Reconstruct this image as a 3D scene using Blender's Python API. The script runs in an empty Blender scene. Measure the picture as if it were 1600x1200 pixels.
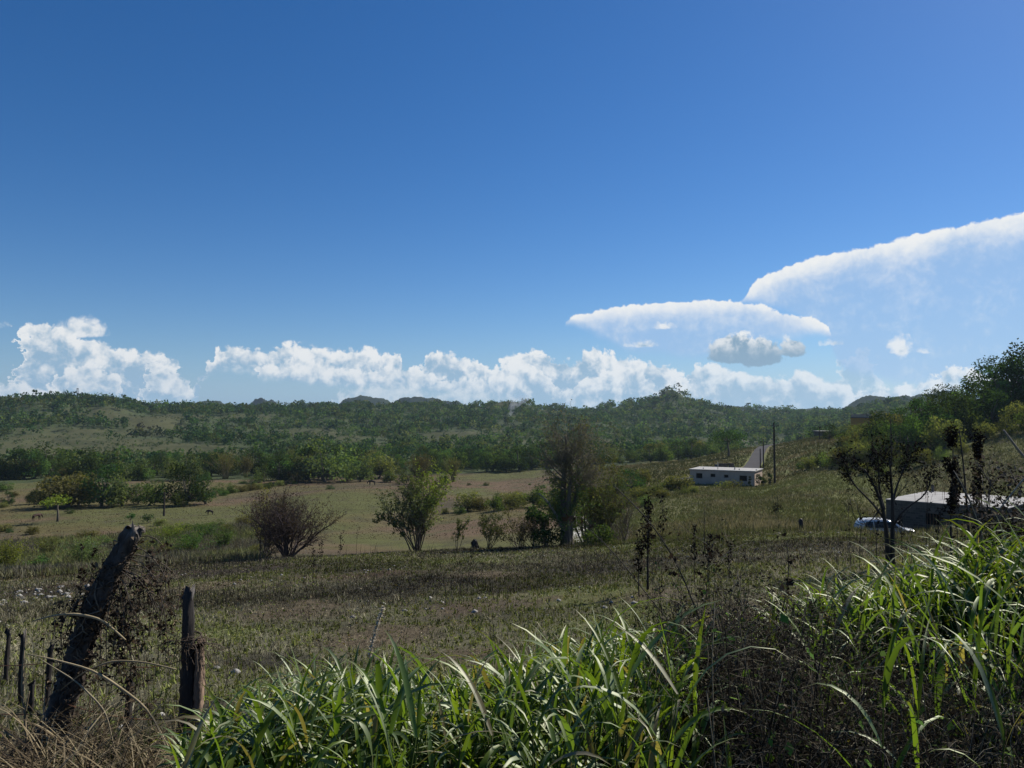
import bpy, math
import numpy as np
from mathutils import Vector, Matrix

R = math.radians
rngG = np.random.default_rng(7)
scene = bpy.context.scene
COL = scene.collection

# ------------------------------------------------------------------ camera
FPX = 1164.0                      # focal length in pixels of the 1600 px wide frame
PITCH = math.atan(52 / FPX)       # looking slightly up, eye level at row 652
EYE = 20.0                        # eye height above datum (valley floor near 0)
cam = bpy.data.objects.new('camera', bpy.data.cameras.new('camera'))
COL.objects.link(cam)
cam.data.sensor_width = 36.0
cam.data.lens = 36.0 * FPX / 1600.0
cam.location = (0, 0, EYE)
cam.rotation_euler = (math.pi / 2 + PITCH, 0, 0)
cam.data.clip_start = 0.05
cam.data.clip_end = 30000
scene.camera = cam
scene.view_settings.view_transform = 'Standard'
scene.view_settings.look = 'None'
scene.view_settings.exposure = 0.45
scene.view_settings.gamma = 1.0
scene.view_settings.use_curve_mapping = False
scene.cycles.use_denoising = True
scene.cycles.max_bounces = 6
scene.cycles.transparent_max_bounces = 12
scene.cycles.volume_bounces = 0

SUN_AZ, SUN_EL = R(50), R(40)     # azimuth clockwise from the view direction

# ------------------------------------------------------------------ shader expression helper
class X:
    """a float socket in a node tree, with operators that add Math nodes"""
    def __init__(s, nt, sock): s.nt, s.s = nt, sock
    def _op(s, op, a, b=None, c=None, clamp=False):
        n = s.nt.nodes.new('ShaderNodeMath'); n.operation = op; n.use_clamp = clamp
        for i, v in enumerate((a, b, c)):
            if v is None: continue
            if isinstance(v, X): s.nt.links.new(v.s, n.inputs[i])
            else: n.inputs[i].default_value = v
        return X(s.nt, n.outputs[0])
    def __add__(s, o): return s._op('ADD', s, o)
    __radd__ = __add__
    def __sub__(s, o): return s._op('SUBTRACT', s, o)
    def __rsub__(s, o): return s._op('SUBTRACT', o, s)
    def __mul__(s, o): return s._op('MULTIPLY', s, o)
    __rmul__ = __mul__
    def __truediv__(s, o): return s._op('DIVIDE', s, o)
    def __pow__(s, o): return s._op('POWER', s, o)
    def max(s, o): return s._op('MAXIMUM', s, o)
    def min(s, o): return s._op('MINIMUM', s, o)
    def exp(s): return s._op('EXPONENT', s)
    def clamp(s): return s._op('ADD', s, 0.0, clamp=True)
    def ramp(s, a, b, smooth=True):
        n = s.nt.nodes.new('ShaderNodeMapRange')
        n.interpolation_type = 'SMOOTHSTEP' if smooth else 'LINEAR'
        n.clamp = True
        s.nt.links.new(s.s, n.inputs[0])
        n.inputs[1].default_value = a; n.inputs[2].default_value = b
        return X(s.nt, n.outputs[0])
    def curve(s, pts, x0, x1, y0, y1):
        """piecewise curve through pts, x in x0..x1, y in y0..y1"""
        n = s.nt.nodes.new('ShaderNodeFloatCurve')
        cm = n.mapping.curves[0]
        P = sorted(((p[0] - x0) / (x1 - x0), (p[1] - y0) / (y1 - y0)) for p in pts)
        cm.points[0].location = P[0]; cm.points[1].location = P[-1]
        for p in P[1:-1]: cm.points.new(*p)
        for q in cm.points: q.handle_type = 'AUTO_CLAMPED'
        n.mapping.update()
        t = (s - x0) * (1.0 / (x1 - x0))
        s.nt.links.new(t.clamp().s, n.inputs['Value'])
        return X(s.nt, n.outputs[0]) * (y1 - y0) + y0

def vmath(nt, op, a, b=None, scale=None):
    n = nt.nodes.new('ShaderNodeVectorMath'); n.operation = op
    for i, v in enumerate((a, b)):
        if v is None: continue
        if isinstance(v, (tuple, list)): n.inputs[i].default_value = v
        else: nt.links.new(v, n.inputs[i])
    if scale is not None:
        if isinstance(scale, X): nt.links.new(scale.s, n.inputs['Scale'])
        else: n.inputs['Scale'].default_value = scale
    return n.outputs[0]

def noise(nt, vec, scale, detail=4, rough=0.55, out=0, dist=0.0):
    n = nt.nodes.new('ShaderNodeTexNoise')
    n.inputs['Scale'].default_value = scale; n.inputs['Detail'].default_value = detail
    n.inputs['Roughness'].default_value = rough; n.inputs['Distortion'].default_value = dist
    if vec is not None: nt.links.new(vec, n.inputs['Vector'])
    return X(nt, n.outputs[0]) if out == 0 else n.outputs[1]

def mixcol(nt, fac, a, b, mode='MIX'):
    n = nt.nodes.new('ShaderNodeMix'); n.data_type = 'RGBA'; n.blend_type = mode
    for i, v in ((0, fac), (6, a), (7, b)):
        if isinstance(v, X): nt.links.new(v.s, n.inputs[i])
        elif isinstance(v, bpy.types.NodeSocket): nt.links.new(v, n.inputs[i])
        elif isinstance(v, (tuple, list)): n.inputs[i].default_value = (*v[:3], 1)
        else: n.inputs[i].default_value = v
    return n.outputs[2]

def pxAE(px, py):
    """photo pixel -> azimuth and elevation in degrees (where a thing of the sky stands)"""
    zs = 600 - py; x = px - 800
    f = FPX * math.cos(PITCH) - zs * math.sin(PITCH)
    h = FPX * math.sin(PITCH) + zs * math.cos(PITCH)
    return math.degrees(math.atan2(x, f)), math.degrees(math.atan2(h, math.hypot(x, f)))

# ------------------------------------------------------------------ sky with clouds
world = bpy.data.worlds.new("World"); scene.world = world
world.use_nodes = True
nt = world.node_tree
for n in list(nt.nodes): nt.nodes.remove(n)
SKY_STRENGTH = 0.068              # background strength
SKY_UNIT = SKY_STRENGTH * 2 ** scene.view_settings.exposure
out = nt.nodes.new('ShaderNodeOutputWorld')
bg = nt.nodes.new('ShaderNodeBackground'); bg.inputs[1].default_value = SKY_STRENGTH
nt.links.new(bg.outputs[0], out.inputs[0])
sky = nt.nodes.new('ShaderNodeTexSky'); sky.sky_type = 'NISHITA'
sky.sun_disc = False; sky.sun_elevation = SUN_EL; sky.sun_rotation = SUN_AZ
sky.altitude = 600; sky.air_density = 1.0; sky.dust_density = 0.25; sky.ozone_density = 6.0
tc = nt.nodes.new('ShaderNodeTexCoord')
D = tc.outputs['Generated']
sep = nt.nodes.new('ShaderNodeSeparateXYZ'); nt.links.new(D, sep.inputs[0])
dx, dy, dz = (X(nt, sep.outputs[i]) for i in range(3))
AZ = dx._op('ARCTAN2', dx, dy) * (180 / math.pi)
EL = dz._op('ARCSINE', dz) * (180 / math.pi)

# heaped-cloud texture fields on the sky, in degrees; worked out once and shared by all the banks
def comb2(a, b):
    n = nt.nodes.new('ShaderNodeCombineXYZ')
    nt.links.new(a.s, n.inputs[0]); nt.links.new(b.s, n.inputs[1]); return n.outputs[0]
def noise2(vec, scale, detail=3, rough=0.5, out=0):
    n = nt.nodes.new('ShaderNodeTexNoise'); n.noise_dimensions = '2D'
    n.inputs['Scale'].default_value = scale; n.inputs['Detail'].default_value = detail; n.inputs['Roughness'].default_value = rough
    nt.links.new(vec, n.inputs['Vector'])
    return X(nt, n.outputs[0]) if out == 0 else n.outputs[1]
def billow(vec, scale, detail=3.0, rough=0.5):
    n = nt.nodes.new('ShaderNodeTexVoronoi'); n.feature = 'F1'; n.voronoi_dimensions = '2D'
    n.inputs['Scale'].default_value = scale
    n.inputs['Detail'].default_value = detail; n.inputs['Roughness'].default_value = rough
    n.normalize = True
    nt.links.new(vec, n.inputs['Vector'])
    return X(nt, n.outputs['Distance'])
class Field:
    def __init__(s, seed, scale, detail=3.0, rough=0.55, warp=0.9, off=(0.55, 0.5), both=True):
        v = vmath(nt, 'ADD', comb2(AZ, EL), (seed * 17.3, seed * 5.1, 0))
        w = vmath(nt, 'SUBTRACT', noise2(v, 0.35, 3, 0.55, out=1), (0.5, 0.5, 0.5))
        v = vmath(nt, 'ADD', v, vmath(nt, 'SCALE', w, scale=warp))
        s.b1 = 1.0 - billow(v, scale, detail, rough)
        s.b2 = 1.0 - billow(vmath(nt, 'ADD', v, (off[0], off[1], 0)), scale, detail, rough) if both else s.b1
        s.big = noise2(v, 0.30, 4, 0.55)
        s.fine = noise2(v, 1.5, 4, 0.6)
        s.b1d = s.b1 * 0.72 + (s.fine - 0.5) * 0.62 + 0.18
FIELDS = [Field(1.3, 0.60, 3.0, 0.6), Field(4.7, 0.72, 3.0, 0.6)]
AZW = AZ + (FIELDS[0].big - 0.5) * 3.2 + (FIELDS[0].fine - 0.5) * 2.0      # ragged sideways
FINE = Field(8.1, 0.8, 2.0, 0.55, both=False)

WHITE = tuple(c / SKY_UNIT for c in (0.86, 0.87, 0.87))
GREYB = tuple(c / SKY_UNIT for c in (0.28, 0.44, 0.60))
skycol = sky.outputs[0]
# vivid, slightly deeper blue than the raw model
hs = nt.nodes.new('ShaderNodeHueSaturation'); nt.links.new(skycol, hs.inputs['Color'])
hs.inputs['Saturation'].default_value = 1.24; hs.inputs['Hue'].default_value = 0.505; hs.inputs['Value'].default_value = 1.0
skycol = hs.outputs[0]

def blobs(items):
    """height-like field (degrees inside) of separate small clouds: (px0, px1, pytop, pybase)"""
    d = None
    for x0, x1, yt, yb in items:
        a0, e0 = pxAE((x0 + x1) / 2, yb); ra = pxAE(x1, yb)[0] - a0; re = max(pxAE((x0 + x1) / 2, yt)[1] - e0, 0.1)
        q = AZ - a0; z = EL - e0
        z = z.max(z * -3.0)                                   # flat base
        b = (1.0 - (q * q * (1 / ra ** 2) + z * z * (1 / re ** 2)) ** 0.5) * (0.5 * (ra + re))
        d = b if d is None else d.max(b)
    return d

def cumulus(col, tops, bottom, seed, scale=26, amp=2.2, soft=0.10, fade=1.2, opac=1.0,
            light=1.0, body=0.5, k=1.0, depth=1.0, darkbase=None):
    """a bank of heaped clouds: tops is a list of photo pixels along its upper outline"""
    F = FIELDS[int(seed * 10) % 2]
    b1, b2, big = F.b1d, F.b2, F.big
    h = tops if isinstance(tops, X) else AZW.curve([pxAE(*p) for p in tops], -45, 45, -6, 18) - EL
    dens = h * k - 0.22 + (b1 - 0.62) * amp + (big - 0.5) * 1.4
    a = dens.ramp(0.0, soft + 0.25)
    if bottom is not None:
        B = AZ.curve([pxAE(*p) for p in bottom], -45, 45, 0, 18)
        a = a * (EL - B + (b1 - 0.6) * 0.8).ramp(-fade * 0.5, fade * 0.5)
    a = (a * opac).clamp()
    lit = (F.b1 - b2) * (1.5 * light) + (F.fine - 0.5) * 0.35
    edge = (dens * (-0.62 / depth)).exp()
    sh = (edge * 1.0 + lit * 1.25 + (body - 0.58) + (big - 0.5) * 1.5).ramp(-0.02, 0.92)
    if darkbase:
        sh = (sh * (EL - pxAE(1180, darkbase)[1] + (F.fine - 0.5) * 1.2).ramp(-0.5, 1.5)).clamp()
    c = mixcol(nt, sh, tuple(q * 0.80 for q in GREYB) if darkbase else GREYB, WHITE)
    c = mixcol(nt, AIR, c, tuple(q / SKY_UNIT for q in (0.39, 0.56, 0.73)))   # air in front of the lower parts
    return mixcol(nt, a, col, c)

def anvil(col, tops, lows, seed, bright, veil, thick, side=None):
    """a smooth cirrus shield: crisp fluffy upper rim, fading downwards to a veil"""
    T = AZ.curve([pxAE(*p) for p in tops], -45, 45, 0, 18)
    L = AZ.curve([pxAE(*p) for p in lows], -45, 45, 0, 18)
    b1, big = FINE.b1d, FINE.big
    h = T - EL + (b1 - 0.62) * 0.75 + (big - 0.5) * 0.5
    a_top = h.ramp(0.0, 0.22)
    rim = (h * (-1.0 / thick)).exp() * (0.35 + 0.6 * big + 0.7 * FINE.fine)
    a_low = (EL - L + (big - 0.5) * 0.9).ramp(-0.35, 0.7)
    a = (a_top * a_low * (rim * bright + veil)).clamp()
    sh = ((h * (-1.0 / (thick * 1.45))).exp() * 0.92 + (big - 0.5) * 0.9 + (b1 - 0.62) * 0.5 + (FINE.fine - 0.5) * 0.3).ramp(0.0, 0.95)
    c = mixcol(nt, sh, tuple(q / SKY_UNIT for q in (0.33, 0.51, 0.78)), WHITE)
    return mixcol(nt, a, col, c)
AIR = ((EL * -0.50).exp() * 0.62).clamp()

# pale air near the horizon
hz = (EL * -0.27).exp()
skycol = mixcol(nt, (hz * 0.88).clamp(), skycol, tuple(q / SKY_UNIT for q in (0.225, 0.395, 0.635)))
# far, faint layers: under the central bank and the towers on the right
skycol = cumulus(skycol, [(-700, 800), (480, 800), (520, 606), (600, 600), (700, 604), (800, 600), (900, 590), (1000, 600), (1160, 600), (1240, 585), (1300, 590), (1322, 542), (1335, 532), (1350, 545), (1370, 600),
                          (1420, 610), (1500, 640), (1900, 720)], None, 4.3, amp=1.4, soft=0.3, opac=0.6, body=0.52)
skycol = anvil(skycol, [(-700, 700), (1120, 700), (1150, 480), (1162, 462), (1200, 428), (1300, 396), (1420, 372), (1500, 352), (1600, 330), (1800, 290), (2200, 300), (2600, 480)],
               [(-700, 470), (1150, 474), (1230, 492), (1290, 522), (1330, 590), (1600, 600), (2400, 560)], 2.2, 0.60, 0.70, 1.1)
skycol = anvil(skycol, [(-700, 800), (868, 620), (884, 500), (910, 490), (960, 481), (1020, 474), (1080, 469), (1160, 471), (1230, 488), (1290, 506), (1310, 560), (1400, 700), (1900, 800)],
               [(-700, 500), (880, 506), (940, 530), (1000, 552), (1100, 560), (1180, 540), (1240, 528), (1300, 520), (1900, 520)], 5.1, 0.6, 0.74, 0.8)
# the main banks, left, centre and right
skycol = cumulus(skycol, [(-900, 640), (-300, 560), (-60, 620), (8, 608), (22, 525), (40, 503), (90, 500), (125, 520), (200, 540), (265, 545), (295, 575), (318, 600), (326, 560), (332, 545), (360, 533), (410, 540), (440, 533), (480, 538), (530, 548), (580, 542), (615, 552), (640, 575), (665, 545), (700, 548), (745, 560), (780, 572), (800, 556), (850, 545), (900, 560), (915, 540), (960, 555), (1010, 560), (1050, 575), (1095, 600), (1120, 660), (1180, 720), (1310, 720),
                          (1350, 608), (1400, 600), (1450, 587), (1490, 565), (1530, 575), (1600, 590), (1800, 570), (2200, 620)],
                 [(-900, 700), (270, 700), (325, 580), (360, 574), (450, 590), (560, 600), (680, 606), (800, 616), (950, 650), (1100, 700), (1900, 700)], 9.1, amp=1.8, soft=0.09, fade=0.9, body=0.5)
# nearer, lower heaps of the same banks
skycol = cumulus(skycol, [(-900, 700), (-200, 640), (-20, 590), (40, 598), (85, 606), (110, 572), (140, 566), (175, 590), (195, 640), (215, 590), (250, 560), (285, 572), (312, 592), (332, 640), (350, 800), (400, 572), (440, 560), (500, 556), (560, 572), (620, 568), (680, 576), (720, 588), (770, 582), (820, 566), (850, 575), (880, 600), (905, 590), (950, 578), (985, 572), (1030, 590), (1070, 610), (1100, 660), (1150, 720), (1900, 800)],
                 [(-900, 700), (270, 700), (325, 585), (360, 582), (450, 592), (560, 602), (680, 610), (800, 622), (950, 660), (1100, 700), (1900, 700)], 2.5, amp=1.9, soft=0.1, fade=0.9, body=0.5, opac=0.95)
# lower right heaps
skycol = cumulus(skycol, [(-700, 800), (1050, 700), (1075, 575), (1110, 565), (1150, 575), (1210, 585), (1250, 572), (1290, 590), (1330, 600), (1370, 640), (1500, 700), (1900, 800)],
                 None, 12.4, amp=1.8, soft=0.1, opac=0.9, body=0.46)
# a dark based small cloud in front, a puff over the left towers, scattered shreds
skycol = cumulus(skycol, blobs([(1098, 1200, 512, 556), (1150, 1228, 520, 562), (1212, 1262, 522, 550)]),
                 None, 7.5, amp=1.5, soft=0.12, body=0.62, light=1.5, darkbase=552)
skycol = cumulus(skycol, blobs([(85, 182, 492, 519), (972, 1042, 527, 540), (1014, 1062, 500, 512), (1388, 1426, 518, 549), (1280, 1328, 524, 537), (1428, 1462, 543, 551), (-40, 14, 499, 511)]),
                 None, 7.4, amp=2.0, soft=0.55, opac=0.9, body=0.62, light=1.2)
nt.links.new(skycol, bg.inputs[0])
world.cycles.sampling_method = 'NONE'

# ------------------------------------------------------------------ sun
sun = bpy.data.objects.new('sun', bpy.data.lights.new('sun', 'SUN'))
COL.objects.link(sun)
sun.data.energy = 4.8; sun.data.angle = R(0.5); sun.data.color = (1.0, 0.94, 0.84)
SUN_DIR = Vector((math.sin(SUN_AZ) * math.cos(SUN_EL), math.cos(SUN_AZ) * math.cos(SUN_EL), math.sin(SUN_EL)))
sun.rotation_euler = (-SUN_DIR).to_track_quat('-Z', 'Y').to_euler()
sun.location = (60, 40, 90)

# ------------------------------------------------------------------ object helpers
def tag(o, label=None, cat=None, group=None, kind=None):
    if label: o['label'] = label
    if cat: o['category'] = cat
    if group: o['group'] = group
    if kind: o['kind'] = kind
    return o

def empty(name, loc, rz=0.0):
    o = bpy.data.objects.new(name, None); COL.objects.link(o)
    o.empty_display_size = 0.3
    o.location = loc; o.rotation_euler = (0, 0, rz)
    return o

def mesh(name, V, faces, mat, parent=None, col=None, smooth=False):
    """V (n,3); faces: list of int arrays (m,k); col (n,3) albedo variation"""
    V = np.asarray(V, np.float32).reshape(-1, 3)
    me = bpy.data.meshes.new(name)
    faces = [np.asarray(f, np.int32) for f in faces if len(f)]
    me.vertices.add(len(V)); me.vertices.foreach_set('co', V.ravel())
    nl = sum(f.size for f in faces); npoly = sum(len(f) for f in faces)
    me.loops.add(nl); me.polygons.add(npoly)
    me.loops.foreach_set('vertex_index', np.concatenate([f.ravel() for f in faces]))
    tot = np.concatenate([np.full(len(f), f.shape[1], np.int32) for f in faces])
    start = np.concatenate([[0], np.cumsum(tot)[:-1]]).astype(np.int32)
    me.polygons.foreach_set('loop_start', start)
    try: me.polygons.foreach_set('loop_total', tot)
    except Exception: pass
    flat = (not smooth) and mat is not None and mat.get('flat')          # built things keep crisp edges
    me.polygons.foreach_set('use_smooth', np.full(npoly, not flat, bool))
    if col is not None:
        a = me.attributes.new('Col', 'FLOAT_COLOR', 'POINT')
        c = np.ones((len(V), 4), np.float32); c[:, :3] = np.broadcast_to(col, (len(V), 3))
        a.data.foreach_set('color', c.ravel())
    me.update(calc_edges=True)
    if mat is not None: me.materials.append(mat)
    o = bpy.data.objects.new(name, me); COL.objects.link(o)
    if parent is not None: o.parent = parent
    return o

class Geo:
    """collects vertices, faces and colours into one mesh"""
    def __init__(s): s.V, s.F, s.C, s.n = [], [], [], 0
    def add(s, V, faces, col=(0.5, 0.5, 0.5)):
        V = np.asarray(V, np.float32).reshape(-1, 3)
        for f in faces: s.F.append(np.asarray(f, np.int64) + s.n)
        s.V.append(V); s.C.append(np.broadcast_to(np.asarray(col, np.float32), (len(V), 3)))
        s.n += len(V); return s
    def box(s, x0, x1, y0, y1, z0, z1, col=(0.5, 0.5, 0.5)):
        v = [(x, y, z) for z in (z0, z1) for x, y in ((x0, y0), (x1, y0), (x1, y1), (x0, y1))]
        return s.add(v, [[(3, 2, 1, 0), (4, 5, 6, 7), (0, 1, 5, 4), (1, 2, 6, 5), (2, 3, 7, 6), (3, 0, 4, 7)]], col)
    def build(s, name, mat, parent=None, smooth=False):
        q = [f for f in s.F if f.shape[1] == 4]; t = [f for f in s.F if f.shape[1] == 3]
        rest = [f for f in s.F if f.shape[1] > 4]
        fs = ([np.concatenate(q)] if q else []) + ([np.concatenate(t)] if t else []) + rest
        return mesh(name, np.concatenate(s.V), fs, mat, parent, np.concatenate(s.C), smooth)

def copy_thing(o, loc, rz=0.0, sc=1.0, label=None, group=None):
    c = o.copy(); COL.objects.link(c)
    c.location = loc; c.rotation_euler = (0, 0, rz)
    c.scale = (sc, sc, sc) if not isinstance(sc, tuple) else sc
    if label: c['label'] = label
    if group: c['group'] = group
    for ch in list(o.children):
        d = ch.copy(); COL.objects.link(d); d.parent = c
        for g in list(ch.children):
            e = g.copy(); COL.objects.link(e); e.parent = d
    return c

def norm(v): return v / np.maximum(np.linalg.norm(v, axis=-1, keepdims=True), 1e-9)

def tubes(P, Rr, sides=5):
    """P (n,k,3) polylines, Rr (n,k) radii -> verts, faces"""
    P = np.asarray(P, np.float64); Rr = np.asarray(Rr, np.float64)
    n, k, _ = P.shape
    T = norm(np.gradient(P, axis=1))
    ref = np.where(np.abs(T[:, :1, 2:3]) > 0.9, np.array([1.0, 0.13, 0]), np.array([0.11, 0.07, 1.0]))
    U = norm(np.cross(T, ref)); W = np.cross(T, U)
    a = np.arange(sides) * 2 * math.pi / sides
    ring = P[:, :, None] + Rr[:, :, None, None] * (np.cos(a)[:, None] * U[:, :, None] + np.sin(a)[:, None] * W[:, :, None])
    idx = np.arange(n * k * sides).reshape(n, k, sides)
    q = np.stack([idx[:, :-1], np.roll(idx, -1, 2)[:, :-1], np.roll(idx, -1, 2)[:, 1:], idx[:, 1:]], -1).reshape(-1, 4)
    fs = [q]
    if sides >= 4:
        fs.append(idx[:, -1].reshape(-1, sides)); fs.append(idx[:, 0, ::-1].reshape(-1, sides))
    return ring.reshape(-1, 3), fs

def spawn(rng, P, Rr, nch, tmin, tmax, ang, length, up=0.2, wander=0.25, k=6, rfac=0.6, rend=0.35, droop=0.0):
    """children of polylines: returns new P, R"""
    n, kk, _ = P.shape
    par = np.repeat(np.arange(n), nch); m = len(par)
    t = rng.uniform(tmin, tmax, m) * (kk - 1)
    i = np.minimum(t.astype(int), kk - 2); f = (t - i)[:, None]
    base = P[par, i] * (1 - f) + P[par, i + 1] * f
    tang = norm(P[par, i + 1] - P[par, i])
    rad = Rr[par, i] * (1 - f[:, 0]) + Rr[par, i + 1] * f[:, 0]
    side = norm(np.cross(tang, rng.normal(size=(m, 3))))
    a = ang * rng.uniform(0.6, 1.35, m)[:, None]
    d = norm(tang * np.cos(a) + side * np.sin(a))
    L = length * rng.uniform(0.55, 1.25, m)
    pts = [base]; p = base
    for j in range(k - 1):
        d = norm(d + rng.normal(size=(m, 3)) * wander + np.array([0, 0, 1.0]) * (up - droop * j / (k - 1)))
        p = p + d * (L / (k - 1))[:, None]; pts.append(p)
    P2 = np.stack(pts, 1)
    r0 = rad * rfac
    R2 = r0[:, None] * np.linspace(1, rend, k)[None]
    return P2, R2

def leaves(rng, C, size, N=None, aspect=0.5, jit=0.8, bend=0.0):
    """one rhombic leaf per centre; N preferred normals"""
    n = len(C)
    nn = rng.normal(size=(n, 3))
    N = norm(nn if N is None else N + nn * jit)
    U = norm(np.cross(N, rng.normal(size=(n, 3)))); W = np.cross(N, U)
    s = np.broadcast_to(size, n) * rng.uniform(0.6, 1.35, n)
    s = s[:, None]
    V = np.stack([C - U * s * 0.5, C + W * s * aspect * 0.5 + N * s * bend, C + U * s * 0.5, C - W * s * aspect * 0.5 + N * s * bend], 1)
    return V.reshape(-1, 3), [np.arange(4 * n).reshape(n, 4)]

def palette(rng, n, cols, var=0.25, rep=4):
    cols = np.asarray(cols, np.float32)
    c = cols[rng.integers(0, len(cols), n)] * rng.uniform(1 - var, 1 + var, (n, 1))
    return np.repeat(c, rep, 0)

# ------------------------------------------------------------------ materials
def new_mat(name):
    m = bpy.data.materials.new(name); m.use_nodes = True
    t = m.node_tree
    for n in list(t.nodes): t.nodes.remove(n)
    o = t.nodes.new('ShaderNodeOutputMaterial')
    return m, t, o

def attr(t, name='Col'):
    n = t.nodes.new('ShaderNodeAttribute'); n.attribute_name = name
    return n.outputs['Color']

def foliage_mat(name, trans=0.35, gloss=0.0, rough=0.4, vary=0.12, tcol=(1.0, 1.15, 0.35)):
    m, t, o = new_mat(name)
    c = attr(t)
    oi = t.nodes.new('ShaderNodeObjectInfo')
    h = t.nodes.new('ShaderNodeHueSaturation')
    rv = X(t, oi.outputs['Random'])
    t.links.new((rv * (vary * 0.35) + 0.5 - vary * 0.175).s, h.inputs['Hue'])
    t.links.new((rv * vary * 4 + (1 - vary * 2)).s, h.inputs['Value'])
    t.links.new(c, h.inputs['Color'])
    d = t.nodes.new('ShaderNodeBsdfDiffuse'); t.links.new(h.outputs[0], d.inputs[0])
    tr = t.nodes.new('ShaderNodeBsdfTranslucent')
    t.links.new(mixcol(t, 1.0, h.outputs[0], tuple(min(1, q) for q in tcol), 'MULTIPLY'), tr.inputs[0])
    mx = t.nodes.new('ShaderNodeMixShader'); mx.inputs[0].default_value = trans
    t.links.new(d.outputs[0], mx.inputs[1]); t.links.new(tr.outputs[0], mx.inputs[2])
    last = mx.outputs[0]
    if gloss > 0:
        g = t.nodes.new('ShaderNodeBsdfGlossy'); g.inputs['Roughness'].default_value = rough
        g.inputs[0].default_value = (0.9, 0.93, 0.80, 1)
        fr = t.nodes.new('ShaderNodeFresnel'); fr.inputs[0].default_value = 1.45
        m2 = t.nodes.new('ShaderNodeMixShader')
        t.links.new((X(t, fr.outputs[0]) * gloss).clamp().s, m2.inputs[0])
        t.links.new(last, m2.inputs[1]); t.links.new(g.outputs[0], m2.inputs[2]); last = m2.outputs[0]
    t.links.new(last, o.inputs[0])
    return m

def bark_mat(name, scale=18, contrast=0.6, stretch=0.15, bump=0.5, rough=0.85):
    m, t, o = new_mat(name)
    p = t.nodes.new('ShaderNodeBsdfPrincipled'); t.links.new(p.outputs[0], o.inputs[0])
    tc = t.nodes.new('ShaderNodeTexCoord')
    v = vmath(t, 'MULTIPLY', tc.outputs['Object'], (1, 1, stretch))
    n1 = noise(t, v, scale, 5, 0.65, dist=0.6)
    k = n1 * (2 * contrast) + (1 - contrast)
    c = t.nodes.new('ShaderNodeVectorMath'); c.operation = 'SCALE'
    t.links.new(attr(t), c.inputs[0]); t.links.new(k.s, c.inputs['Scale'])
    t.links.new(c.outputs[0], p.inputs['Base Color'])
    p.inputs['Roughness'].default_value = rough
    p.inputs['Specular IOR Level'].default_value = 0.25
    b = t.nodes.new('ShaderNodeBump'); b.inputs['Strength'].default_value = bump
    b.inputs['Distance'].default_value = 0.02
    t.links.new(n1.s, b.inputs['Height']); t.links.new(b.outputs[0], p.inputs['Normal'])
    return m

def plain_mat(name, col, rough=0.7, var=0.25, scale=3.0, spec=0.3, metal=0.0, streak=False, dirt=None):
    """a painted or cast surface with uneven tone and a little wear"""
    m, t, o = new_mat(name); m['flat'] = True
    p = t.nodes.new('ShaderNodeBsdfPrincipled'); t.links.new(p.outputs[0], o.inputs[0])
    tc = t.nodes.new('ShaderNodeTexCoord')
    v = tc.outputs['Object']
    n1 = noise(t, v, scale, 6, 0.65)
    n2 = noise(t, vmath(t, 'MULTIPLY', v, (1, 1, 0.12)) if streak else v, scale * 2.7, 4, 0.6)
    f = ((n1 - 0.5) * (2 * var) + (n2 - 0.5) * var + 0.5).clamp()
    dk = dirt or tuple(q * 0.45 for q in col)
    c = mixcol(t, f, dk, tuple(min(1, q * 1.25) for q in col)) if var > 0 else mixcol(t, 1.0, col, col)
    t.links.new(c, p.inputs['Base Color'])
    p.inputs['Roughness'].default_value = rough; p.inputs['Metallic'].default_value = metal
    p.inputs['Specular IOR Level'].default_value = spec
    return m

M_LEAF = foliage_mat('broad_leaf', 0.3, 0.0, 0.5)
M_FOREST = foliage_mat('forest_leaf', 0.42, vary=0.18)
M_BURNT = foliage_mat('burnt_leaf', 0.03, vary=0.0)
M_GRASS = foliage_mat('grass_blade', 0.55, 0.085, 0.55, vary=0.0, tcol=(1.0, 1.0, 0.25))
M_DRY = foliage_mat('dry_blade', 0.2, 0.0, 0.5, vary=0.0, tcol=(1, 0.9, 0.7))
M_BARK = bark_mat('bark')
M_CHAR = bark_mat('charred_wood', 14, 0.7, 0.12, 0.8, 0.6)
# ------------------------------------------------------------------ terrain
def rowz(px, py, Y):
    """height of the point seen at photo row py, column px, at forward distance Y"""
    zs = 600 - py
    return EYE + Y * (FPX * math.sin(PITCH) + zs * math.cos(PITCH)) / (FPX * math.cos(PITCH) - zs * math.sin(PITCH))
def colx(px, Y, py=652):
    zs = 600 - py
    return Y * (px - 800) / (FPX * math.cos(PITCH) - zs * math.sin(PITCH))
def at(px, py, Y): return Vector((colx(px, Y, py), Y, rowz(px, py, Y)))

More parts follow.
